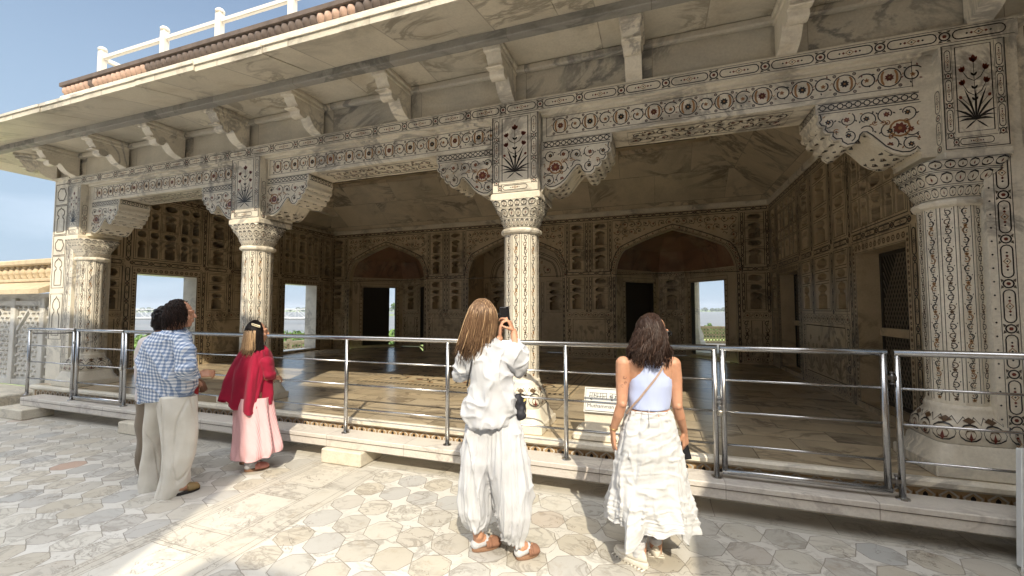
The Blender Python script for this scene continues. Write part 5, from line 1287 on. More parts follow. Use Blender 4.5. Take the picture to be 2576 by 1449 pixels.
def shoe_clog(par, heel, toe, mat, name='clog', w=.048, sole='cork', strap=True, h=.055):
    heel, toe = Vector(heel), Vector(toe); d = toe-heel; L = d.length; d = d.normalized(); s_ = Vector((-d.y, d.x, 0)); b = MB(); b2 = MB()
    def outline(k, z): 
        o = []
        for i in range(28):
            a = 2*pi*i/28; x = .5-.5*cos(a); wy = w*k*sin(a)*(.78+.32*x) if sin(a) >= 0 else w*k*sin(a)*(.80+.22*x)
            p_ = heel+d*(x*L*(1 if k <= 1 else 1.0)+(.5-x)*L*(1-k))+s_*wy; o.append((p_.x, p_.y, z))
        return o
    b.loft([outline(.96, .0), outline(1.0, .006), outline(1.0, .022), outline(.97, .026)], sole); b.build('sole', par)
    rings = []
    for i in range(9):
        t = i/8; x = .42+.58*t; hh = h*(1-.55*t**2.2) if t < 1 else .012; ww = w*(.98+.12*sin(pi*min(1, t*1.1)))*(1 if t < .7 else sqrt(max(0, 1-((t-.7)/.31)**2))) ; c_ = heel+d*(x*L)
        rings.append([(c_.x+s_.x*ww*cos(a), c_.y+s_.y*ww*cos(a), .022+hh*(sin(a))**.8) for a in [pi*j/12 for j in range(13)]])
    b2.loft(rings, mat, (False, False), closed=False); o = b2.build(name, par); md = o.modifiers.new('t', 'SOLIDIFY'); md.thickness = .003
    if strap:
        b3 = MB(); r_ = []
        for x in (.50, .60):
            c_ = heel+d*(x*L); r_.append([(c_.x+s_.x*w*1.06*cos(a), c_.y+s_.y*w*1.06*cos(a), .024+(h*1.0-(x-.5)*.05)*(sin(a))**.8) for a in [pi*j/12 for j in range(13)]])
        b3.loft(r_, mat, (False, False), closed=False); c_ = heel+d*(.55*L); b3.box(c_.x-.012, c_.x+.012, c_.y-.012, c_.y+.012, .026+h*.92, .030+h*.98, 'metal'); q = b3.build('strap', o); ms = q.modifiers.new('t', 'SOLIDIFY'); ms.thickness = .004; ms.offset = 1
    return o
def loopstrap(par, pts, w, mat, name='strap'):
    b = MB(); b.tube([Vector(p_) for p_ in pts], w, mat, 6); return b.build(name, par)

# ---------------------------------------------------------------- woman in white photographing
def woman_white():
    P = Person('person', 'woman in loose white shirt and balloon trousers holding up a phone to take a picture', 1270, 1395, (1700, 1150, .7718)); L = P.L; t = P.t
    hc = L(262, 128, .02); gz = (.62, .78, 0.02); b = MB(); Pf = head(b, hc, gz, 1.)
    neck = hc+Vector((-.02, -.02, -.11)); ch = L(270, 330, .0)
    caps_(b, neck, L(268, 262, -.0), .052, .058); chain(b, (L(268, 300, .02), L(280, 420, .02), L(300, 560, 0), L(310, 650, 0)), (.07, .09, .09, .10))
    shR, shL = L(335, 300, -.01), L(190, 300, .02)
    elR, wrR = L(440, 385, .10), L(418, 205, .27); elL, wrL = L(150, 415, .12), L(346, 238, .26)
    chain(b, (L(290, 300, 0), shR, elR, wrR), (.05, .045, .038, .026)); chain(b, (L(250, 300, 0), shL, elL, wrL), (.05, .045, .036, .026))
    hand(b, wrR, (-.35, .15, .9), (-.8, .25, -.2), (-.3, -.9, .35), (.7, .8, .85, .9), .95, .75, thumb_in=.6)
    hand(b, wrL, (.05, .1, .95), (.75, .1, .1), (.1, .95, .1), (.35, .4, .45, .55), .95, .7)
    for a, k_, f_ in ((L(330, 700, 0), L(420, 1000, 0), L(447, 1300, -.02)), (L(280, 700, 0), L(235, 1000, .02), L(238, 1235, .03))): chain(b, (a, k_, f_), (.06, .05, .038))
    hR, tR = L(430, 1372, -.06), L(545, 1290, .03); hL, tL = L(205, 1318, .03), L(352, 1262, .12)
    for h_, t_, an in ((hR, tR, L(447, 1300, -.02)), (hL, tL, L(238, 1235, .03))):
        h_.z = t_.z = 0; d = (t_-h_); an2 = h_+d*.22+Vector((0, 0, .075)); chain(b, (an, an2, h_+d*.5+Vector((0, 0, .055)), h_+d*.85+Vector((0, 0, .035))), (.036, .036, .032, .024)); caps_(b, an2, h_+d*.12+Vector((0, 0, .045)), .034, .028)
    fuse(b, 'body', t, .0045, 5)
    for h_, t_ in ((hR, tR), (hL, tL)):
        shoe_clog(t, h_, t_, 'tan_suede', w=.047); d = (t_-h_); s_ = Vector((-d.y, d.x, 0)).normalized(); bs = MB()
        caps_(bs, h_+d*.13+Vector((0, 0, .047)), h_+d*.45+Vector((0, 0, .055)), .034, .037, 'white_cotton'); bs.build('sock', t)
    # shirt
    b = MB()
    rows = [(262, 232, 300, .075), (285, 180, 345, .10), (330, 165, 372, .125), (400, 182, 400, .14), (480, 190, 428, .145), (560, 183, 438, .155), (620, 176, 428, .165), (655, 180, 415, .172), (672, 190, 400, .168)]
    rr = []
    for cy, xl, xr, hd in rows:
        a, c_ = L(xl, cy, 0), L(xr, cy, 0); n = 20; rr.append([Vector(((a.x+c_.x)/2+(c_.x-a.x)/2*cos(q), hd*sin(q), (a.z+c_.z)/2+(c_.x-a.x)*.0*cos(q))) for q in [2*pi*j/n for j in range(n)]])
    b.loft(rr, 'white_cotton')
    chain(b, (L(310, 300, 0), L(385, 320, .03), L(440, 365, .09)), (.085, .09, .085), 'white_cotton'); chain(b, (L(440, 360, .09), L(440, 300, .18), L(430, 262, .23)), (.080, .062, .045), 'white_cotton')
    chain(b, (L(230, 300, 0), L(172, 340, .03), L(160, 410, .08)), (.08, .075, .07), 'white_cotton'); chain(b, (L(162, 412, .08), L(225, 380, .2), L(300, 330, .25)), (.068, .06, .045), 'white_cotton')
    caps_(b, L(330, 590, -.02), L(240, 600, -.02), .13, .12, 'white_cotton')
    def fn(co, n_):
        u = N3(co.x*5+co.z*3, co.y*5, co.z*7-co.x*5)*.010
        return u+crease(co.x*3.2-co.z*2.5, co.y*3, co.z*5.5+co.x*5, .020)+crease(co.x*7+co.z*3, co.y*5, co.z*9-co.x*5+4, .012)+crease(co.x*5+9, co.y*5, co.z*2+co.x*2, .012)-.012
    s_ = fuse(b, 'shirt', t, .008, 3, fn)
    bc = MB(); bc.tube([L(300, 272, -.07), L(262, 268, -.085), L(232, 275, -.05)], .014, 'white_cotton', 6); bc.build('collar', s_)
    # balloon trousers: one cloth fused from two full legs
    b = MB()
    def leg(rows):
        rr = []
        for cy, xl, xr, hd, dc in rows:
            a, c_ = L(xl, cy, dc), L(xr, cy, dc); n = 20; rr.append([Vector(((a.x+c_.x)/2+(c_.x-a.x)/2*cos(q), dc+hd*sin(q), (a.z+c_.z)/2)) for q in [2*pi*j/n for j in range(n)]])
        b.loft(rr, 'white_cotton')
    leg([(600, 270, 430, .10, 0), (700, 262, 462, .13, 0), (850, 268, 498, .15, 0), (1000, 302, 518, .15, -.01), (1120, 325, 518, .14, -.02), (1200, 345, 500, .12, -.02), (1245, 375, 480, .09, -.02), (1272, 408, 474, .055, -.02)])
    leg([(600, 190, 330, .10, .02), (700, 176, 330, .13, .02), (850, 146, 312, .15, .02), (1000, 138, 300, .15, .03), (1110, 137, 305, .14, .03), (1160, 150, 300, .12, .03), (1190, 175, 290, .09, .03), (1210, 200, 262, .055, .03)])
    def fn(co, n_):
        th = atan2(co.y, co.x-.0); zz = co.z; g = max(0, (.42-zz))/.42
        f1 = N3(th*3.2+co.x*4, zz*.9, co.y*3)*.028; f2 = N3(th*9+co.x*14, zz*2.2, 1)*.012*(1+g*1.5); f3 = N3(co.x*18, co.y*18, zz*12)*.005
        return f1*.7+f2+f3+crease(co.x*7+zz*1.5, co.y*6, zz*.9, .022)+crease(co.x*12-zz*2, co.y*10, zz*2.2+5, .010*(1+g))-.012
    fuse(b, 'trousers', t, .008, 3, fn)
    # hair, shoulder length with lighter lengths
    def pth(r_):
        a = r_.uniform(-.25*pi, 1.18*pi)+pi+.95-pi/2; el = r_.uniform(.1, 1.45)   # round the back and both sides of the head
        d = Vector((cos(a)*cos(el), sin(a)*cos(el), sin(el))); R_ = Vector((.088, .100, .108)); rt = hc+Vector((-.005, -.02, .018))+Vector((d.x*R_.x, d.y*R_.y, d.z*R_.z))
        e = Vector((cos(a), sin(a), 0)); wdt = r_.uniform(.8, 1.08); Lh = r_.uniform(.17, .28) - (.05 if e.x > .6 else 0)
        p3 = hc+Vector((-.045+e.x*.098*wdt-.012, -.02+e.y*.085*wdt, -Lh-.01)); p1 = hc+Vector((e.x*.105, -.02+e.y*.115, .035)); p2 = hc+Vector((-.02+e.x*.118*wdt, -.02+e.y*.115, -.13))
        j = lambda k: Vector((r_.gauss(0, k), r_.gauss(0, k), r_.gauss(0, k)))
        return bez(rt, p1+j(.006), p2+j(.010), p3+j(.018))
    def mt(pts, r_): 
        q = r_.random(); return 'hair_brown' if q < .58 else ('hair_mid' if q < .88 else 'hair_blonde')
    hb = hair(P, 'hair', t, hc, 0, mt, pth, 1500, 3, .0034)
    b = MB(); ball(b, hc+Vector((-.006, -.024, .012)), (.090, .104, .112), 'hair_brown'); ball(b, hc+Vector((-.03, -.03, -.10)), (.085, .075, .14), 'hair_brown'); 
    o = fuse(b, 'hair_mass', hb, .006, 4, lambda co, n_: N3(co.x*60, co.y*60, co.z*6)*.006)
    # sunglasses side, watch, phone, bag
    b = MB(); b.tube([Pf(.078, -.01, .02), Pf(.072, .08, .016)], .003, 'sunglass', 5); b.tube([Pf(-.07, .085, .016), Pf(0, .106, .02), Pf(.07, .085, .016)], .004, 'sunglass', 5)
    for q in (-1, 1): ball(b, Pf(q*.034, .094, .008), (.026, .010, .020), 'sunglass')
    tag(b.build('sunglasses'), 'dark sunglasses worn by the woman in white', 'sunglasses'); bpy.data.objects['sunglasses'].location = t.location; bpy.data.objects['sunglasses'].rotation_euler = t.rotation_euler
    b = MB(); d = (wrL-elL).normalized(); b.tube([wrL-d*.035, wrL-d*.018], .031, 'metal', 12); o = b.build('wristwatch'); o.location = t.location; o.rotation_euler = t.rotation_euler; tag(o, 'silver wristwatch on the raised left wrist of the woman in white', 'watch')
    c_ = L(374, 126, .30); b = MB(); b.bbox(-.036, .036, -.0045, .0045, -.074, .074, 'phone', .006); b.box(-.033, .033, -.0052, -.0046, -.066, .066, 'phone'); b.box(-.01, .01, -.0056, -.0052, .067, .069, 'metal')
    ph = b.build('phone'); ph.location = t.matrix_basis @ c_; ph.rotation_euler = (radians(4), radians(-6), radians(19.1+8)); tag(ph, 'black phone held upright by the woman in white', 'phone')
    bt = thing('shoulder_bag', 'small black and yellow patterned bag at the hip of the woman in white', 'bag', t.location, radians(19.1)); b = MB(); rnd_ = random.Random(4)
    for k in range(9): ball(b, L(440+rnd_.uniform(-10, 16), 545+k*10, .03+rnd_.uniform(-.02, .02)), rnd_.uniform(.032, .045), 'black_cloth')
    bagm = Mat('black_and_yellow_print', .7); v_ = bagm.nt.nodes.new('ShaderNodeTexVoronoi'); v_.inputs['Scale'].default_value = 34; bagm.nt.links.new(bagm.vec(), v_.inputs[0]); sp = bagm.nt.nodes.new('ShaderNodeSeparateColor'); bagm.nt.links.new(v_.outputs['Color'], sp.inputs[0]); bagm.color(bagm.ramp(V(bagm.nt, sp.outputs[0]), [(.0, (.01, .01, .014)), (.74, (.02, .02, .03)), (.76, (.50, .38, .08)), (.86, (.4, .36, .28)), (.9, (.02, .02, .03))]))
    b.mats = [bagm.m]; fuse(b, 'pouch', bt, .007, 2, lambda co, n_: N3(co.x*30, co.y*30, co.z*30)*.008)
    loopstrap(bt, [L(206, 345, -.125), L(196, 400, -.150), L(186, 450, -.158), L(180, 480, -.150)], .006, 'black_cloth', 'strap')
woman_white()

# ---------------------------------------------------------------- woman in lilac top and ruched white skirt
def woman_lilac():
    P = Person('person', 'dark-haired woman in lilac crop top and long ruched white skirt seen from behind', 1625, 1411, (2200, 1150, .7718)); L = P.L; t = P.t
    hc = L(482, 208, .01); gz = (.93, .35, -.12); b = MB(); Pf = head(b, hc, gz, .97)
    caps_(b, hc+Vector((-.01, -.01, -.09)), L(468, 335, 0), .048, .055)
    # torso lofted as one tapering trunk, shoulders to hips
    rr = []
    for cy, xl, xr, hd in ((318, 425, 500, .05), (335, 360, 560, .07), (352, 325, 590, .08), (400, 345, 580, .095), (470, 358, 572, .10), (540, 366, 562, .095), (590, 362, 560, .09), (640, 345, 580, .10), (720, 325, 600, .115)):
        a, c_ = L(xl, cy, 0), L(xr, cy, 0); rr.append([Vector(((a.x+c_.x)/2+(c_.x-a.x)/2*cos(q), hd*sin(q), a.z)) for q in [2*pi*j/20 for j in range(20)]])
    b.loft(rr, 'skin')
    shL, elL, wrL = L(330, 368, 0), L(322, 570, -.02), L(276, 705, .05); shR, elR, wrR = L(582, 370, 0), L(604, 580, -.02), L(640, 712, .06)
    chain(b, (shL, L(325, 450, 0), elL), (.052, .045, .034)); chain(b, (elL, L(305, 625, 0), wrL), (.034, .034, .022)); ball(b, elL+Vector((0, -.02, 0)), .022)
    chain(b, (shR, L(594, 450, 0), elR), (.052, .045, .034)); chain(b, (elR, L(618, 635, 0), wrR), (.034, .034, .022)); ball(b, elR+Vector((0, -.02, 0)), .022)
    hand(b, wrL, (.05, .05, -1), (1, .1, 0), (.1, 1, 0), (.22, .3, .35, .4), .98, .55); hand(b, wrR, (.12, .10, -1), (-.6, .75, 0), (-.7, -.6, 0), (.6, .7, .75, .8), .98, .5)
    for hx, kx, ax, dp in ((420, 420, 415, -.02), (510, 500, 495, .08)): chain(b, (L(hx, 720, 0), L(kx, 1020, .02), L(ax, 1330, dp)), (.09, .06, .038))
    fuse(b, 'body', t, .0045, 5)
    # top
    tr = []
    b = MB(); rr = []
    for cy, xl, xr, hd in ((330, 400, 522, .072), (352, 378, 545, .090), (400, 366, 552, .104), (440, 358, 570, .110), (470, 356, 574, .111), (530, 358, 566, .106), (588, 360, 560, .101), (592, 362, 558, .098)):
        a, c_ = L(xl, cy, 0), L(xr, cy, 0); rr.append([Vector(((a.x+c_.x)/2+((c_.x-a.x)/2+.004)*cos(q), hd*sin(q), (a.z)+.0)) for q in [2*pi*j/40 for j in range(40)]])
    b.loft(rr, 'lilac'); fuse(b, 'crop_top', t, .006, 3, lambda co, n_: N3(co.x*6, co.y*6, co.z*12)*.006+N3(co.x*20+co.z*8, co.y*20, co.z*10)*.0025)
    # skirt: gathered in rows at the seams, flaring to a scalloped hem
    seams = [2*pi*k/8+.2 for k in range(8)]
    def fold(th, v, z):
        s = min(abs((th-a+pi) % (2*pi)-pi) for a in seams); se = math.exp(-(s/.10)**2)
        ruch = (N3(th*1.6, v*24, 3)*.007+N3(th*3+5, v*44+th, 8)*.0035)*(1.15-.6*v)+crease(th*1.3+v*3, v*11, 9, .007)+crease(th*3.0, v*2.6, 14, .030*v)-.008
        fl = max(0, v-.55)/.45; wav = fl*(.034*sin(th*8+1.2*sin(th*2))+.020*sin(th*13+2+v*4)); crumple = N3(th*4, v*6+2*sin(th*3), 4)*.014*(.3+fl)
        return ruch*(1-.3*se)-se*.014+wav+crumple, fl*fl*(.050*sin(th*4+1)+.028*sin(th*9))
    drape(P, [(596, 352, 566, .105, 0), (640, 338, 582, .118, 0), (720, 315, 606, .135, 0), (800, 300, 622, .145, 0), (880, 290, 634, .15, 0), (960, 280, 648, .165, 0), (1040, 272, 664, .19, 0), (1095, 264, 676, .20, 0), (1140, 262, 680, .21, .0), (1175, 266, 674, .215, 0)], 'white_crinkle', 'skirt', t, 220, fold, 16)
    b = MB(); 
    for k, x in enumerate((460,)): b.tube([L(x, 598, -.106), L(x+1, 640, -.12), L(x+2, 690, -.134)], .0022, 'white_cotton', 4)
    b.build('zip', t)
    # trainers and socks
    for heel, toe, an in ((L(452, 1418, -.10), L(330, 1330, .05), L(420, 1300, -.04)), (L(500, 1378, .02), L(475, 1330, .22), L(495, 1310, .05))):
        heel.z = toe.z = 0; d = toe-heel; Ln = d.length
        if Ln < .24: toe = heel+d/Ln*.25; d = toe-heel; Ln = .25
        d = d/Ln; s_ = Vector((-d.y, d.x, 0)); sh = MB()
        def out(k, z, kk=1.):
            o = []
            for i in range(30):
                a = 2*pi*i/30; x = .5-.5*cos(a); wy = .050*k*sin(a)*(.80+.28*x); q = heel+d*(.5*Ln+(x-.5)*Ln*kk)+s_*wy; o.append((q.x, q.y, z(x) if callable(z) else z))
            return o
        sh.loft([out(.9, lambda x: .004+.02*max(0, x-.8)), out(1.04, lambda x: .012+.02*max(0, x-.8), 1.04), out(1.04, lambda x: .040-.012*x, 1.05), out(.96, lambda x: .046-.014*x, 1.0)], 'offwhite'); so_2 = sh.build('sole', t)
        up = MB(); up.loft([out(.96, lambda x: .044-.014*x, .99), out(.90, lambda x: .068-.022*x, .96), out(.72, lambda x: .098-.050*x, .86), out(.42, lambda x: .112-.062*x, .62)], 'offwhite'); u_ = up.build('trainer_upper', t)
        lc = MB()
        for k in range(5): x = .42+k*.075; c_ = heel+d*(x*Ln); hz_ = .112-.062*x*.9-.004*k+.002; lc.tube([c_+s_*.026+Vector((0, 0, hz_-.012)), c_+Vector((0, 0, hz_+.002)), c_-s_*.026+Vector((0, 0, hz_-.012))], .0035, 'white_cotton', 5)
        for k in range(10): c_ = heel+d*(.04+.1*k)*Ln; lc.tube([c_+s_*.05+Vector((0, 0, .006)), c_-s_*.05+Vector((0, 0, .006))], .006, 'offwhite', 5)
        lc.build('laces', u_)
        sk = MB(); a0 = heel+d*.07+Vector((0, 0, .07)); chain(sk, (an+Vector((0, 0, .06)), a0+Vector((0, 0, .03)), a0), (.041, .040, .038), 'white_cotton'); fuse(sk, 'sock', t, .006, 2, lambda co, n_: sin(co.z*220)*.0015)
    # hair: wavy dark lengths to the shoulder blades
    def pth(r_):
        fa = atan2(gz[1], gz[0]); el = r_.uniform(.0, 1.5); a = fa+pi+r_.uniform(-.62*pi, (.47 if el < 1.0 else .66)*pi); e = Vector((cos(a), sin(a), 0))
        rt = hc+Vector((-.012, -.008, .018))+Vector((e.x*.092*cos(el), e.y*.088*cos(el), .112*sin(el)))
        side = max(0, e.x); Lh = r_.uniform(.12, .215)-(.02 if abs(e.x) > .8 else 0); wv = r_.uniform(.85, 1.15)
        p1 = hc+Vector((-.01+e.x*.108, -.01+e.y*.105, .03)); p2 = hc+Vector((-.02+e.x*.125*wv, -.01+e.y*.11, -.11)); p3 = hc+Vector((-.025+e.x*.135*wv, -.02+e.y*.10*wv, -Lh))
        if e.y < -.3: p3.y -= .02; p2.y -= .015
        pts = bez(rt, p1, p2, p3, 12); ph_ = r_.uniform(0, 6.3); am = r_.uniform(.006, .014); cl_ph = 6*a+pts[0].z*30
        return [q+Vector((sin(cl_ph+k*1.05)*am*k/8, cos(cl_ph+k*.9)*am*k/9, 0))+Vector((r_.gauss(0, .0015), 0, 0)) for k, q in enumerate(pts)]
    hb = hair(P, 'hair', t, hc, 0, ['hair_dark', 'hair_dark', 'hair_dark', 'hair_dark2', 'hair_dark2', 'hair_sheen'], pth, 1500, 8, .0036)
    b = MB(); ball(b, hc+Vector((-.030, -.008, .014)), (.088, .090, .112), 'hair_dark'); ball(b, hc+Vector((-.035, -.02, -.10)), (.095, .078, .13), 'hair_dark'); fuse(b, 'hair_mass', hb, .006, 4, lambda co, n_: N3(co.x*60, co.y*60, co.z*6)*.007)
    b = MB(); b.tube([Pf(.078, -.005, .022), Pf(.070, .082, .018)], .0032, 'sunglass', 5); b.tube([Pf(-.07, .085, .016), Pf(0, .108, .02), Pf(.07, .085, .016)], .004, 'sunglass', 5)
    for q in (-1, 1): ball(b, Pf(q*.034, .097, .006), (.027, .011, .021), 'sunglass')
    o = b.build('sunglasses'); o.location = t.location; o.rotation_euler = t.rotation_euler; tag(o, 'black sunglasses worn by the dark-haired woman in lilac top', 'sunglasses')
    ph = MB(); ph.bbox(-.037, .037, -.005, .005, -.076, .076, 'phone', .007); ph.bbox(-.034, -.008, -.0065, -.005, .035, .070, 'sunglass', .004)
    o = ph.build('phone'); o.location = t.matrix_basis @ L(634, 798, .10); o.rotation_euler = (radians(6), radians(-14), radians(19.1-20)); tag(o, 'black phone hanging in the right hand of the dark-haired woman', 'phone')
    bt = thing('crossbody_strap', 'thin pale leather crossbody strap over the lilac top', 'bag strap', t.location, radians(19.1)); pts = [L(545, 352, -.075), L(525, 395, -.112), L(495, 440, -.125), L(450, 495, -.130), L(410, 545, -.125), L(375, 582, -.108), L(345, 620, -.075)]
    b = MB()
    for a, c_ in zip(pts, pts[1:]):
        d = (c_-a).normalized(); s_ = d.cross(Vector((0, 1, 0))).normalized()*.0065; q = [a+s_, c_+s_, c_-s_, a-s_]; b.add(q+[p_+Vector((0, -.003, 0)) for p_ in q], [(0, 1, 2, 3), (7, 6, 5, 4), (0, 4, 5, 1), (3, 2, 6, 7)], 'strap')
    b.build('strap_band', bt)
    b = MB(); d = (wrL-elL).normalized(); cc = wrL-d*.02; u_ = d.cross(Vector((0, 1, 0))).normalized(); v2 = d.cross(u_); b.tube([cc+(u_*cos(a)+v2*sin(a))*.027 for a in [2*pi*k/14 for k in range(15)]], .003, 'gold', 5); o = b.build('bracelet'); o.location = t.location; o.rotation_euler = t.rotation_euler; tag(o, 'thin bracelet on the left wrist of the dark-haired woman', 'bracelet')
    # tattoo scrolls on the left upper arm (part of the skin, laid as a thin mesh)
    b = MB(); M['tattoo'] = flat('tattoo_ink', (.22, .11, .075), .6)
    def arm(u, v, k):  # u across, v down the arm
        q = L(325-(2 if v > .5 else 0)+u, 385+v*170, 0); r = .049-.012*v; x = u*.7718*.63889/397; dy = -sqrt(max(1e-5, r*r-x*x)); return Vector((q.x, dy-.0022-k, q.z))
    sp = SPen(b, lambda a, z, off: arm(a, z, off), 0)
    for (cx, cy, r, a0, a1) in ((0, .25, 11, 0, 5), (8, .42, 9, 2, 7), (-8, .5, 10, 1, 6), (2, .68, 12, 0, 5.5), (-6, .82, 9, 3, 8), (6, .95, 9, 1, 6)):
        pts = [(cx+r*(1-.08*k)*cos(a0+(a1-a0)*k/10), cy+r/170*(1-.08*k)*sin(a0+(a1-a0)*k/10)) for k in range(11)]
        for (a, c_) in zip(pts, pts[1:]):
            A_, B_ = arm(*a, 0), arm(*c_, 0); b.tube([A_, B_], .0013, 'tattoo', 4)
    b.build('tattoo', t)
woman_lilac()

# ---------------------------------------------------------------- man in checked shirt, man behind him
def man(): 
    P = Person('person', 'curly-haired man in blue checked shirt and wide cream linen trousers', 432, 1236, (500, 1150, .5868)); L = P.L; t = P.t
    hc = L(362, 150, .03); gz = (.93, .37, .02); b = MB(); Pf = head(b, hc, gz, 1.04)
    caps_(b, hc+Vector((-.03, -.01, -.08)), L(310, 275, 0), .058, .062, 'skin')
    chain(b, (L(270, 320, 0), L(270, 420, 0), L(280, 600, 0), L(300, 730, 0)), (.09, .11, .11, .10))
    shR, elR, wrR = L(372, 372, -.05), L(402, 545, -.09), L(470, 560, .12); shL, elL, wrL = L(180, 350, .10), L(190, 560, .22), L(380, 600, .30)
    chain(b, (shR, elR, wrR), (.036, .038, .03)); chain(b, (shL, elL, wrL), (.06, .045, .03))
    hand(b, wrR, (.6, .6, .1), (-.4, .5, -.5), (-.2, .3, .9), (.6, .7, .8, .9), 1.02, .5); hand(b, wrL, (.9, .2, .1), (0, -.3, -.9), (0, .8, .3), (.6, .7, .8, .9), 1.02, .5)
    aR, aL = L(345, 1330, -.05), L(170, 1330, .06)
    chain(b, (L(330, 760, -.03), L(340, 1050, -.05), aR), (.06, .05, .04)); chain(b, (L(250, 760, .04), L(200, 1050, .06), aL), (.05, .04, .035))
    h1, t1 = L(318, 1375, -.10), L(488, 1300, .06); h2, t2 = L(150, 1352, .02), L(200, 1320, .14)
    for h_, t_ in ((h1, t1), (h2, t2)): h_.z = t_.z = 0; d = t_-h_; caps_(b, h_+d*.2+Vector((0, 0, .06)), h_+d*.8+Vector((0, 0, .04)), .036, .03)
    fuse(b, 'body', t, .005, 5)
    for h_, t_ in ((h1, t1), (h2, t2)): shoe_clog(t, h_, t_, 'olive_shoe', 'shoe', .046, 'sole', False, .06)
    b = MB(); rr = []
    for cy, xl, xr, hd in ((262, 210, 395, .07), (290, 172, 420, .11), (330, 128, 432, .14), (400, 100, 440, .155), (480, 94, 440, .16), (560, 98, 438, .16), (640, 104, 444, .16), (712, 108, 432, .155), (722, 112, 428, .15)):
        a, c_ = L(xl, cy, 0), L(xr, cy, 0); rr.append([Vector(((a.x+c_.x)/2+(c_.x-a.x)/2*cos(q), hd*sin(q), (a.z+c_.z)/2+(.018 if cy > 600 else 0)*cos(q))) for q in [2*pi*j/24 for j in range(24)]])
    b.loft(rr, 'gingham')
    chain(b, (L(355, 340, -.05), L(388, 400, -.09), L(408, 520, -.11)), (.09, .085, .075), 'gingham'); caps_(b, L(408, 515, -.12), L(432, 545, -.04), .075, .062, 'gingham')
    chain(b, (L(195, 345, .05), L(158, 420, .10), L(165, 540, .16)), (.08, .075, .07), 'gingham')
    def fn(co, n_):
        return N3(co.x*5+co.z*4, co.y*5, co.z*5-co.x*3)*.012+crease(co.x*5+co.z*2, co.y*5, co.z*2.2-co.x*2, .018)+crease(co.x*9, co.y*8, co.z*6+co.x*5, .010)-.006
    s_ = fuse(b, 'shirt', t, .008, 3, fn)
    b = MB(); b.loft([[L(xc, cy, 0)+Vector((rx*cos(q), ry*sin(q), dz+.010*sin(q))) for q in [2*pi*j/24 for j in range(24)]] for xc, cy, rx, ry, dz in ((305, 292, .125, .11, 0), (310, 276, .110, .10, .006), (318, 256, .082, .08, .012), (318, 256, .078, .075, .002))], 'gingham', (False, False)); b.build('collar', s_)
    b = MB()
    def leg(rows):
        rr = []
        for cy, xl, xr, hd, dc in rows:
            a, c_ = L(xl, cy, dc), L(xr, cy, dc); rr.append([Vector(((a.x+c_.x)/2+(c_.x-a.x)/2*cos(q), dc+hd*sin(q), (a.z+c_.z)/2)) for q in [2*pi*j/20 for j in range(20)]])
        b.loft(rr, 'cream_linen')
    leg([(690, 225, 460, .13, -.02), (800, 232, 460, .135, -.03), (950, 242, 455, .12, -.04), (1100, 238, 445, .115, -.05), (1220, 234, 420, .115, -.05), (1300, 230, 402, .12, -.05), (1360, 228, 375, .125, -.05), (1384, 232, 330, .11, -.05)])
    leg([(690, 155, 350, .13, .02), (800, 158, 320, .13, .03), (950, 152, 262, .12, .06), (1100, 140, 248, .115, .07), (1220, 120, 244, .115, .07), (1310, 92, 242, .12, .07), (1350, 76, 215, .11, .07), (1362, 78, 160, .09, .07)])
    def fn(co, n_):
        lo = max(0, .4-co.z); return N3(co.x*7+co.z, co.y*7, co.z*1.6)*.022+N3(co.x*15, co.y*14, co.z*5)*.008*(1+lo*3)-max(0, .07-abs(N3(co.x*7+2, co.y*6, co.z*1.1+co.x*2)))*.18
    fuse(b, 'trousers', t, .008, 3, fn)
    def pth(r_):
        fa = atan2(gz[1], gz[0]); a = fa+pi+r_.uniform(-.78*pi, .78*pi); el = r_.uniform(-.35, 1.5); e = Vector((cos(a), sin(a), 0))
        rt = hc+Vector((-.02, -.005, .025))+Vector((e.x*.098*cos(el), e.y*.09*cos(el), .105*sin(el))); Ln = r_.uniform(.04, .13)*(1.35 if el < .4 else .8)
        p = rt; out = []; ph_ = r_.uniform(0, 6.3); rr_ = r_.uniform(.006, .013)
        n = 11
        for k in range(n):
            s = k/(n-1); base = rt+e*(.012*sin(s*2.0))+Vector((0, 0, .02*sin(s*3)-Ln*s)); out.append(base+Vector((cos(ph_+s*7)*rr_*s**.5, sin(ph_+s*7)*rr_*s**.5, sin(ph_+s*6)*rr_*.7)))
        return out
    hb = hair(P, 'hair', t, hc, 0, ['hair_dark', 'hair_black', 'hair_dark', 'hair_dark2'], pth, 1700, 12, .0032)
    b = MB(); ball(b, hc+Vector((-.024, -.006, .020)), (.090, .088, .108), 'hair_black'); ball(b, hc+Vector((-.055, -.01, -.06)), (.065, .075, .085), 'hair_black'); fuse(b, 'hair_mass', hb, .006, 3, lambda co, n_: N3(co.x*40, co.y*40, co.z*40)*.014)
man()
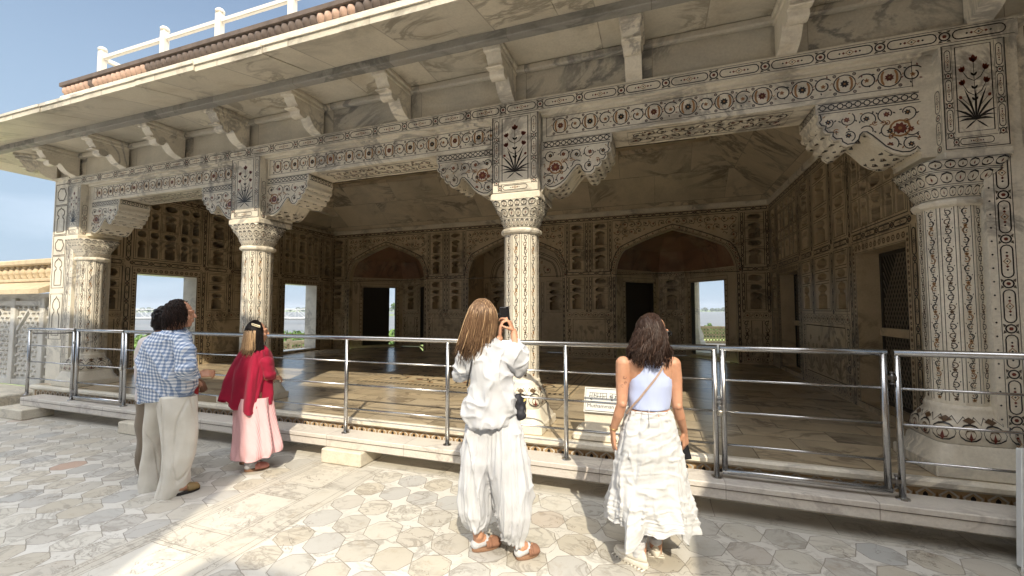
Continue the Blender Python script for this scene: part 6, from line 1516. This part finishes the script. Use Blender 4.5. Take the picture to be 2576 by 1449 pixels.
def man_behind():
    P = Person('person', 'dark-haired man in pale shirt and taupe trousers mostly hidden behind the checked shirt', 392, 1194, (500, 1150, .5868)); L = P.L; t = P.t
    hc = L(268, 180, .0); b = MB(); Pf = head(b, hc, (.8, .6, 0), 1.0); b.mats = [M['skin_dark']]
    caps_(b, hc+Vector((-.02, -.01, -.08)), L(225, 290, 0), .052, .06)
    chain(b, (L(220, 350, 0), L(205, 450, 0), L(210, 600, 0), L(200, 740, 0)), (.08, .10, .10, .09))
    shR, elR, wrR = L(310, 350, .0), L(400, 560, .05), L(468, 590, .15); chain(b, (shR, elR, wrR), (.055, .045, .028)); hand(b, wrR, (.35, .2, -.55), (-.7, .3, -.4), (.3, .2, .5), (.7, .8, .9, 1.), 1.05, .5)
    shL, elL, wrL = L(115, 360, .05), L(105, 560, .1), L(150, 690, .18); chain(b, (shL, elL, wrL), (.055, .045, .028)); hand(b, wrL, (.1, .2, -1), (1, 0, 0), (0, 1, 0), k=1.)
    chain(b, (L(160, 760, 0), L(130, 1000, 0), L(110, 1200, .0)), (.10, .07, .045)); chain(b, (L(260, 760, .05), L(262, 1000, .05), L(262, 1160, .05)), (.10, .07, .045))
    o = fuse(b, 'body', t, .006, 4)
    for h_, t_ in ((L(98, 1250, -.05), L(185, 1225, .12)), (L(240, 1205, 0), L(330, 1180, .12))): h_.z = t_.z = 0; shoe_clog(t, h_, t_, 'sole', 'shoe', .045, 'sole', False, .06)
    b = MB(); M['pale_shirt'] = cloth('pale_pink_cotton', (.62, .56, .56)); rr = []
    for cy, xl, xr, hd in ((268, 200, 300, .07), (288, 150, 310, .10), (325, 104, 330, .14), (420, 82, 330, .15), (520, 78, 330, .155), (620, 80, 325, .155), (712, 84, 320, .15)):
        a, c_ = L(xl, cy, 0), L(xr, cy, 0); rr.append([Vector(((a.x+c_.x)/2+(c_.x-a.x)/2*cos(q), hd*sin(q), a.z)) for q in [2*pi*j/20 for j in range(20)]])
    b.loft(rr, 'pale_shirt'); chain(b, (L(300, 345, 0), L(350, 450, .02), L(385, 530, .05)), (.08, .075, .065), 'pale_shirt'); chain(b, (L(125, 350, .02), L(108, 450, .05), L(105, 530, .08)), (.07, .075, .065), 'pale_shirt')
    fuse(b, 'shirt', t, .009, 3, lambda co, n_: N3(co.x*6, co.y*6, co.z*8)*.02)
    b = MB()
    for rows in ([(700, 85, 230, .12, 0), (850, 86, 215, .11, 0), (1000, 84, 190, .10, 0), (1120, 86, 165, .085, 0), (1190, 96, 150, .075, 0), (1235, 96, 132, .06, 0)], [(700, 180, 320, .12, .05), (900, 200, 320, .11, .05), (1180, 215, 310, .09, .05)]):
        rr = []
        for cy, xl, xr, hd, dc in rows: a, c_ = L(xl, cy, dc), L(xr, cy, dc); rr.append([Vector(((a.x+c_.x)/2+(c_.x-a.x)/2*cos(q), dc+hd*sin(q), a.z)) for q in [2*pi*j/20 for j in range(20)]])
        b.loft(rr, 'taupe')
    fuse(b, 'trousers', t, .009, 3, lambda co, n_: N3(co.x*7, co.y*7, co.z*5)*.02)
    b = MB(); ball(b, hc+Vector((-.02, -.01, .02)), (.095, .098, .112), 'hair_black'); ball(b, hc+Vector((-.04, -.03, -.04)), (.072, .075, .08), 'hair_black'); fuse(b, 'hair', t, .006, 3, lambda co, n_: N3(co.x*40, co.y*40, co.z*40)*.012)
    b = MB(); c_ = L(466, 655, .16); b.lathe([(.018, -.06), (.022, .05), (.024, .052)], 'redcup', (c_.x, c_.y), 14, smooth=True); b.v = [(a, q, z+c_.z) for a, q, z in b.v]; o = b.build('drink_can'); o.location = t.location; o.rotation_euler = t.rotation_euler; tag(o, 'slim red can held low by the man behind the checked shirt', 'can')
man_behind()

# ---------------------------------------------------------------- woman in crimson cape and pink skirt
def woman_red():
    P = Person('person', 'woman in crimson cape top and pink striped skirt with two-tone bob', 650, 1182, (500, 1150, .5868)); L = P.L; t = P.t
    hc = L(872, 270, .0); gz = (.80, .60, .05); b = MB(); Pf = head(b, hc, gz, .95)
    caps_(b, hc+Vector((-.01, -.01, -.08)), L(862, 385, 0), .046, .054)
    chain(b, (L(850, 410, 0), L(850, 500, 0), L(855, 620, 0), L(850, 760, 0)), (.10, .12, .11, .13))
    shR, elR, wrR = L(900, 450, .0), L(940, 570, -.03), L(968, 575, .12); chain(b, (L(875, 440, 0), shR, elR, wrR), (.05, .036, .034, .026)); hand(b, wrR, (.5, .8, -.1), (-.5, .2, -.8), (-.3, .5, .8), (.5, .6, .7, .8), .92, .6)
    shL, elL, wrL = L(790, 430, .05), L(770, 570, .15), L(880, 590, .25); chain(b, (L(850, 420, 0), shL, elL, wrL), (.06, .05, .038, .026)); hand(b, wrL, (.9, .4, 0), (0, .2, -.9), (0, .8, .3), k=.92)
    a1, a2 = L(815, 1165, -.03), L(800, 1135, .10); chain(b, (L(850, 780, 0), L(840, 1000, 0), a1), (.09, .06, .04)); chain(b, (L(820, 780, .05), L(810, 980, .07), a2), (.09, .06, .04))
    h1, t1 = L(785, 1218, -.06), L(955, 1178, .06); h2, t2 = L(752, 1165, .14), L(900, 1120, .24)
    for h_, t_ in ((h1, t1), (h2, t2)): h_.z = t_.z = 0; d = t_-h_; caps_(b, h_+d*.2+Vector((0, 0, .05)), h_+d*.8+Vector((0, 0, .035)), .030, .026)
    fuse(b, 'body', t, .005, 5)
    for (h_, t_), mm in (((h1, t1), 'pink_suede'), ((h2, t2), 'pink_suede')):
        shoe_clog(t, h_, t_, mm, w=.043); d = t_-h_; sk = MB(); chain(sk, (h_+d*.20+Vector((0, 0, .19)), h_+d*.18+Vector((0, 0, .09)), h_+d*.16+Vector((0, 0, .048))), (.042, .040, .036), 'white_cotton'); caps_(sk, h_+d*.16+Vector((0, 0, .048)), h_+d*.42+Vector((0, 0, .052)), .036, .034, 'white_cotton'); fuse(sk, 'sock', t, .006, 3, lambda co, n_: sin(co.z*180)*.002)
    def fold(th, v, z): 
        return (.006+.022*v)*sin(th*7+1.5*sin(th*2+v))+N3(th*4, v*2.5, 2)*.02*v+N3(th*9, v*6, 5)*.004, .035*v*v*sin(th+.6)
    drape(P, [(700, 760, 965, .13, 0), (780, 742, 972, .14, 0), (880, 742, 990, .15, 0), (980, 744, 1010, .165, .0), (1045, 746, 1022, .18, .0), (1078, 750, 1015, .185, 0)], 'pinkstripe', 'skirt', t, 140, fold, 12)
    def fold(th, v, z):
        w_ = v*v; return w_*(.040*sin(th*5+.8+.6*sin(th))+.018*sin(th*11+2))+N3(th*3, v*3, 1)*.018+N3(th*7, v*9, 6)*.005*(1+v), w_*(.045*sin(th*3+2.2)+.02*sin(th*8))-.03*w_*cos(th)
    drape(P, [(352, 835, 905, .04, 0), (366, 815, 925, .065, 0), (392, 782, 946, .10, 0), (440, 752, 958, .125, 0), (520, 715, 962, .14, 0), (600, 698, 956, .15, 0), (680, 684, 950, .155, 0), (755, 672, 942, .16, 0)], 'crimson', 'cape', t, 150, fold, 12)
    b = MB(); chain(b, (L(935, 470, -.05), L(958, 550, -.04), L(976, 566, .06)), (.062, .058, .040), 'crimson'); fuse(b, 'sleeve', t, .007, 3, lambda co, n_: N3(co.x*14, co.y*14, co.z*18)*.014)
    def pth(r_):
        fa = atan2(gz[1], gz[0]); a = fa+pi+r_.uniform(-.7*pi, .7*pi); el = r_.uniform(.0, 1.5); e = Vector((cos(a), sin(a), 0))
        rt = hc+Vector((-.010, -.008, .018))+Vector((e.x*.086*cos(el), e.y*.088*cos(el), .106*sin(el))); Lh = r_.uniform(.19, .235)
        return bez(rt, hc+Vector((e.x*.098-.008, e.y*.1-.008, .04)), hc+Vector((e.x*.112-.012, e.y*.108-.01, -.08)), hc+Vector((e.x*.115*r_.uniform(.8, 1.1)-.015, e.y*.10-.01, -Lh)), 9)
    b = MB(); r_ = random.Random(21)
    hb = None
    for i in range(1500):
        pts = pth(r_); pts[-1] = pts[-1]+Vector((r_.gauss(-.008, .010), r_.gauss(0, .01), r_.gauss(0, .014))); dark = pts[0].z > hc.z+.065+r_.gauss(0, .02)
        k = len(pts); cut = 3 if dark else 2
        if pts[4].x > hc.x+.03+r_.gauss(0, .014): cut = 8
        w = .0033*r_.uniform(.7, 1.3); c1_ = 'hair_black'; c2_ = r_.choice(['hair_blonde', 'hair_blonde', 'hair_mid', 'hair_blonde'])
        if cut >= 8: b.tube(pts, [w*(1-.6*(j/(k-1))**2) for j in range(k)], 'hair_black', 4)
        else: b.tube(pts[:cut+1], w, c1_, 4); b.tube(pts[cut:], [w*(1-.6*(j/(k-1))**2) for j in range(cut, k)], c2_, 4)
    hb = b.build('hair', t)
    b = MB(); ball(b, hc+Vector((-.012, -.010, .015)), (.084, .090, .104), 'hair_black'); fuse(b, 'hair_mass', hb, .006, 3); b = MB(); ball(b, hc+Vector((-.02, -.015, -.08)), (.078, .075, .11), 'hair_mid'); fuse(b, 'hair_mass', hb, .006, 3)
    b = MB(); c_ = L(866, 219, -.09)
    M['clip'] = flat('cream_clip', (.75, .66, .45), .4)
    q = [(-.042, .012), (.038, -.012), (.042, -.028), (-.038, -.004)]; b.tube([c_+Vector((x, 0, z)) for x, z in q]+[c_+Vector((q[0][0], 0, q[0][1]))], .005, 'clip', 6); o = b.build('hair_clip'); o.location = t.location; o.rotation_euler = t.rotation_euler; tag(o, 'cream rectangular hair clip on the black crown of the woman in crimson', 'hair clip')
woman_red()

# ================================================================ AIR
hb_ = MB(); hb_.box(-6000, 6000, -1500, 6000, -13, 60, 'steel')
hzo = hb_.build('haze'); hzo.data.materials.clear(); hm_ = bpy.data.materials.new('haze'); hm_.use_nodes = True; hn = hm_.node_tree; hn.nodes.clear()
ho = hn.nodes.new('ShaderNodeOutputMaterial'); hp = hn.nodes.new('ShaderNodeVolumePrincipled'); hp.inputs['Color'].default_value = (.86, .92, 1, 1); hp.inputs['Density'].default_value = .00016; hp.inputs['Anisotropy'].default_value = .2
hn.links.new(hp.outputs[0], ho.inputs['Volume']); hzo.data.materials.append(hm_); tag(hzo, kind='stuff')
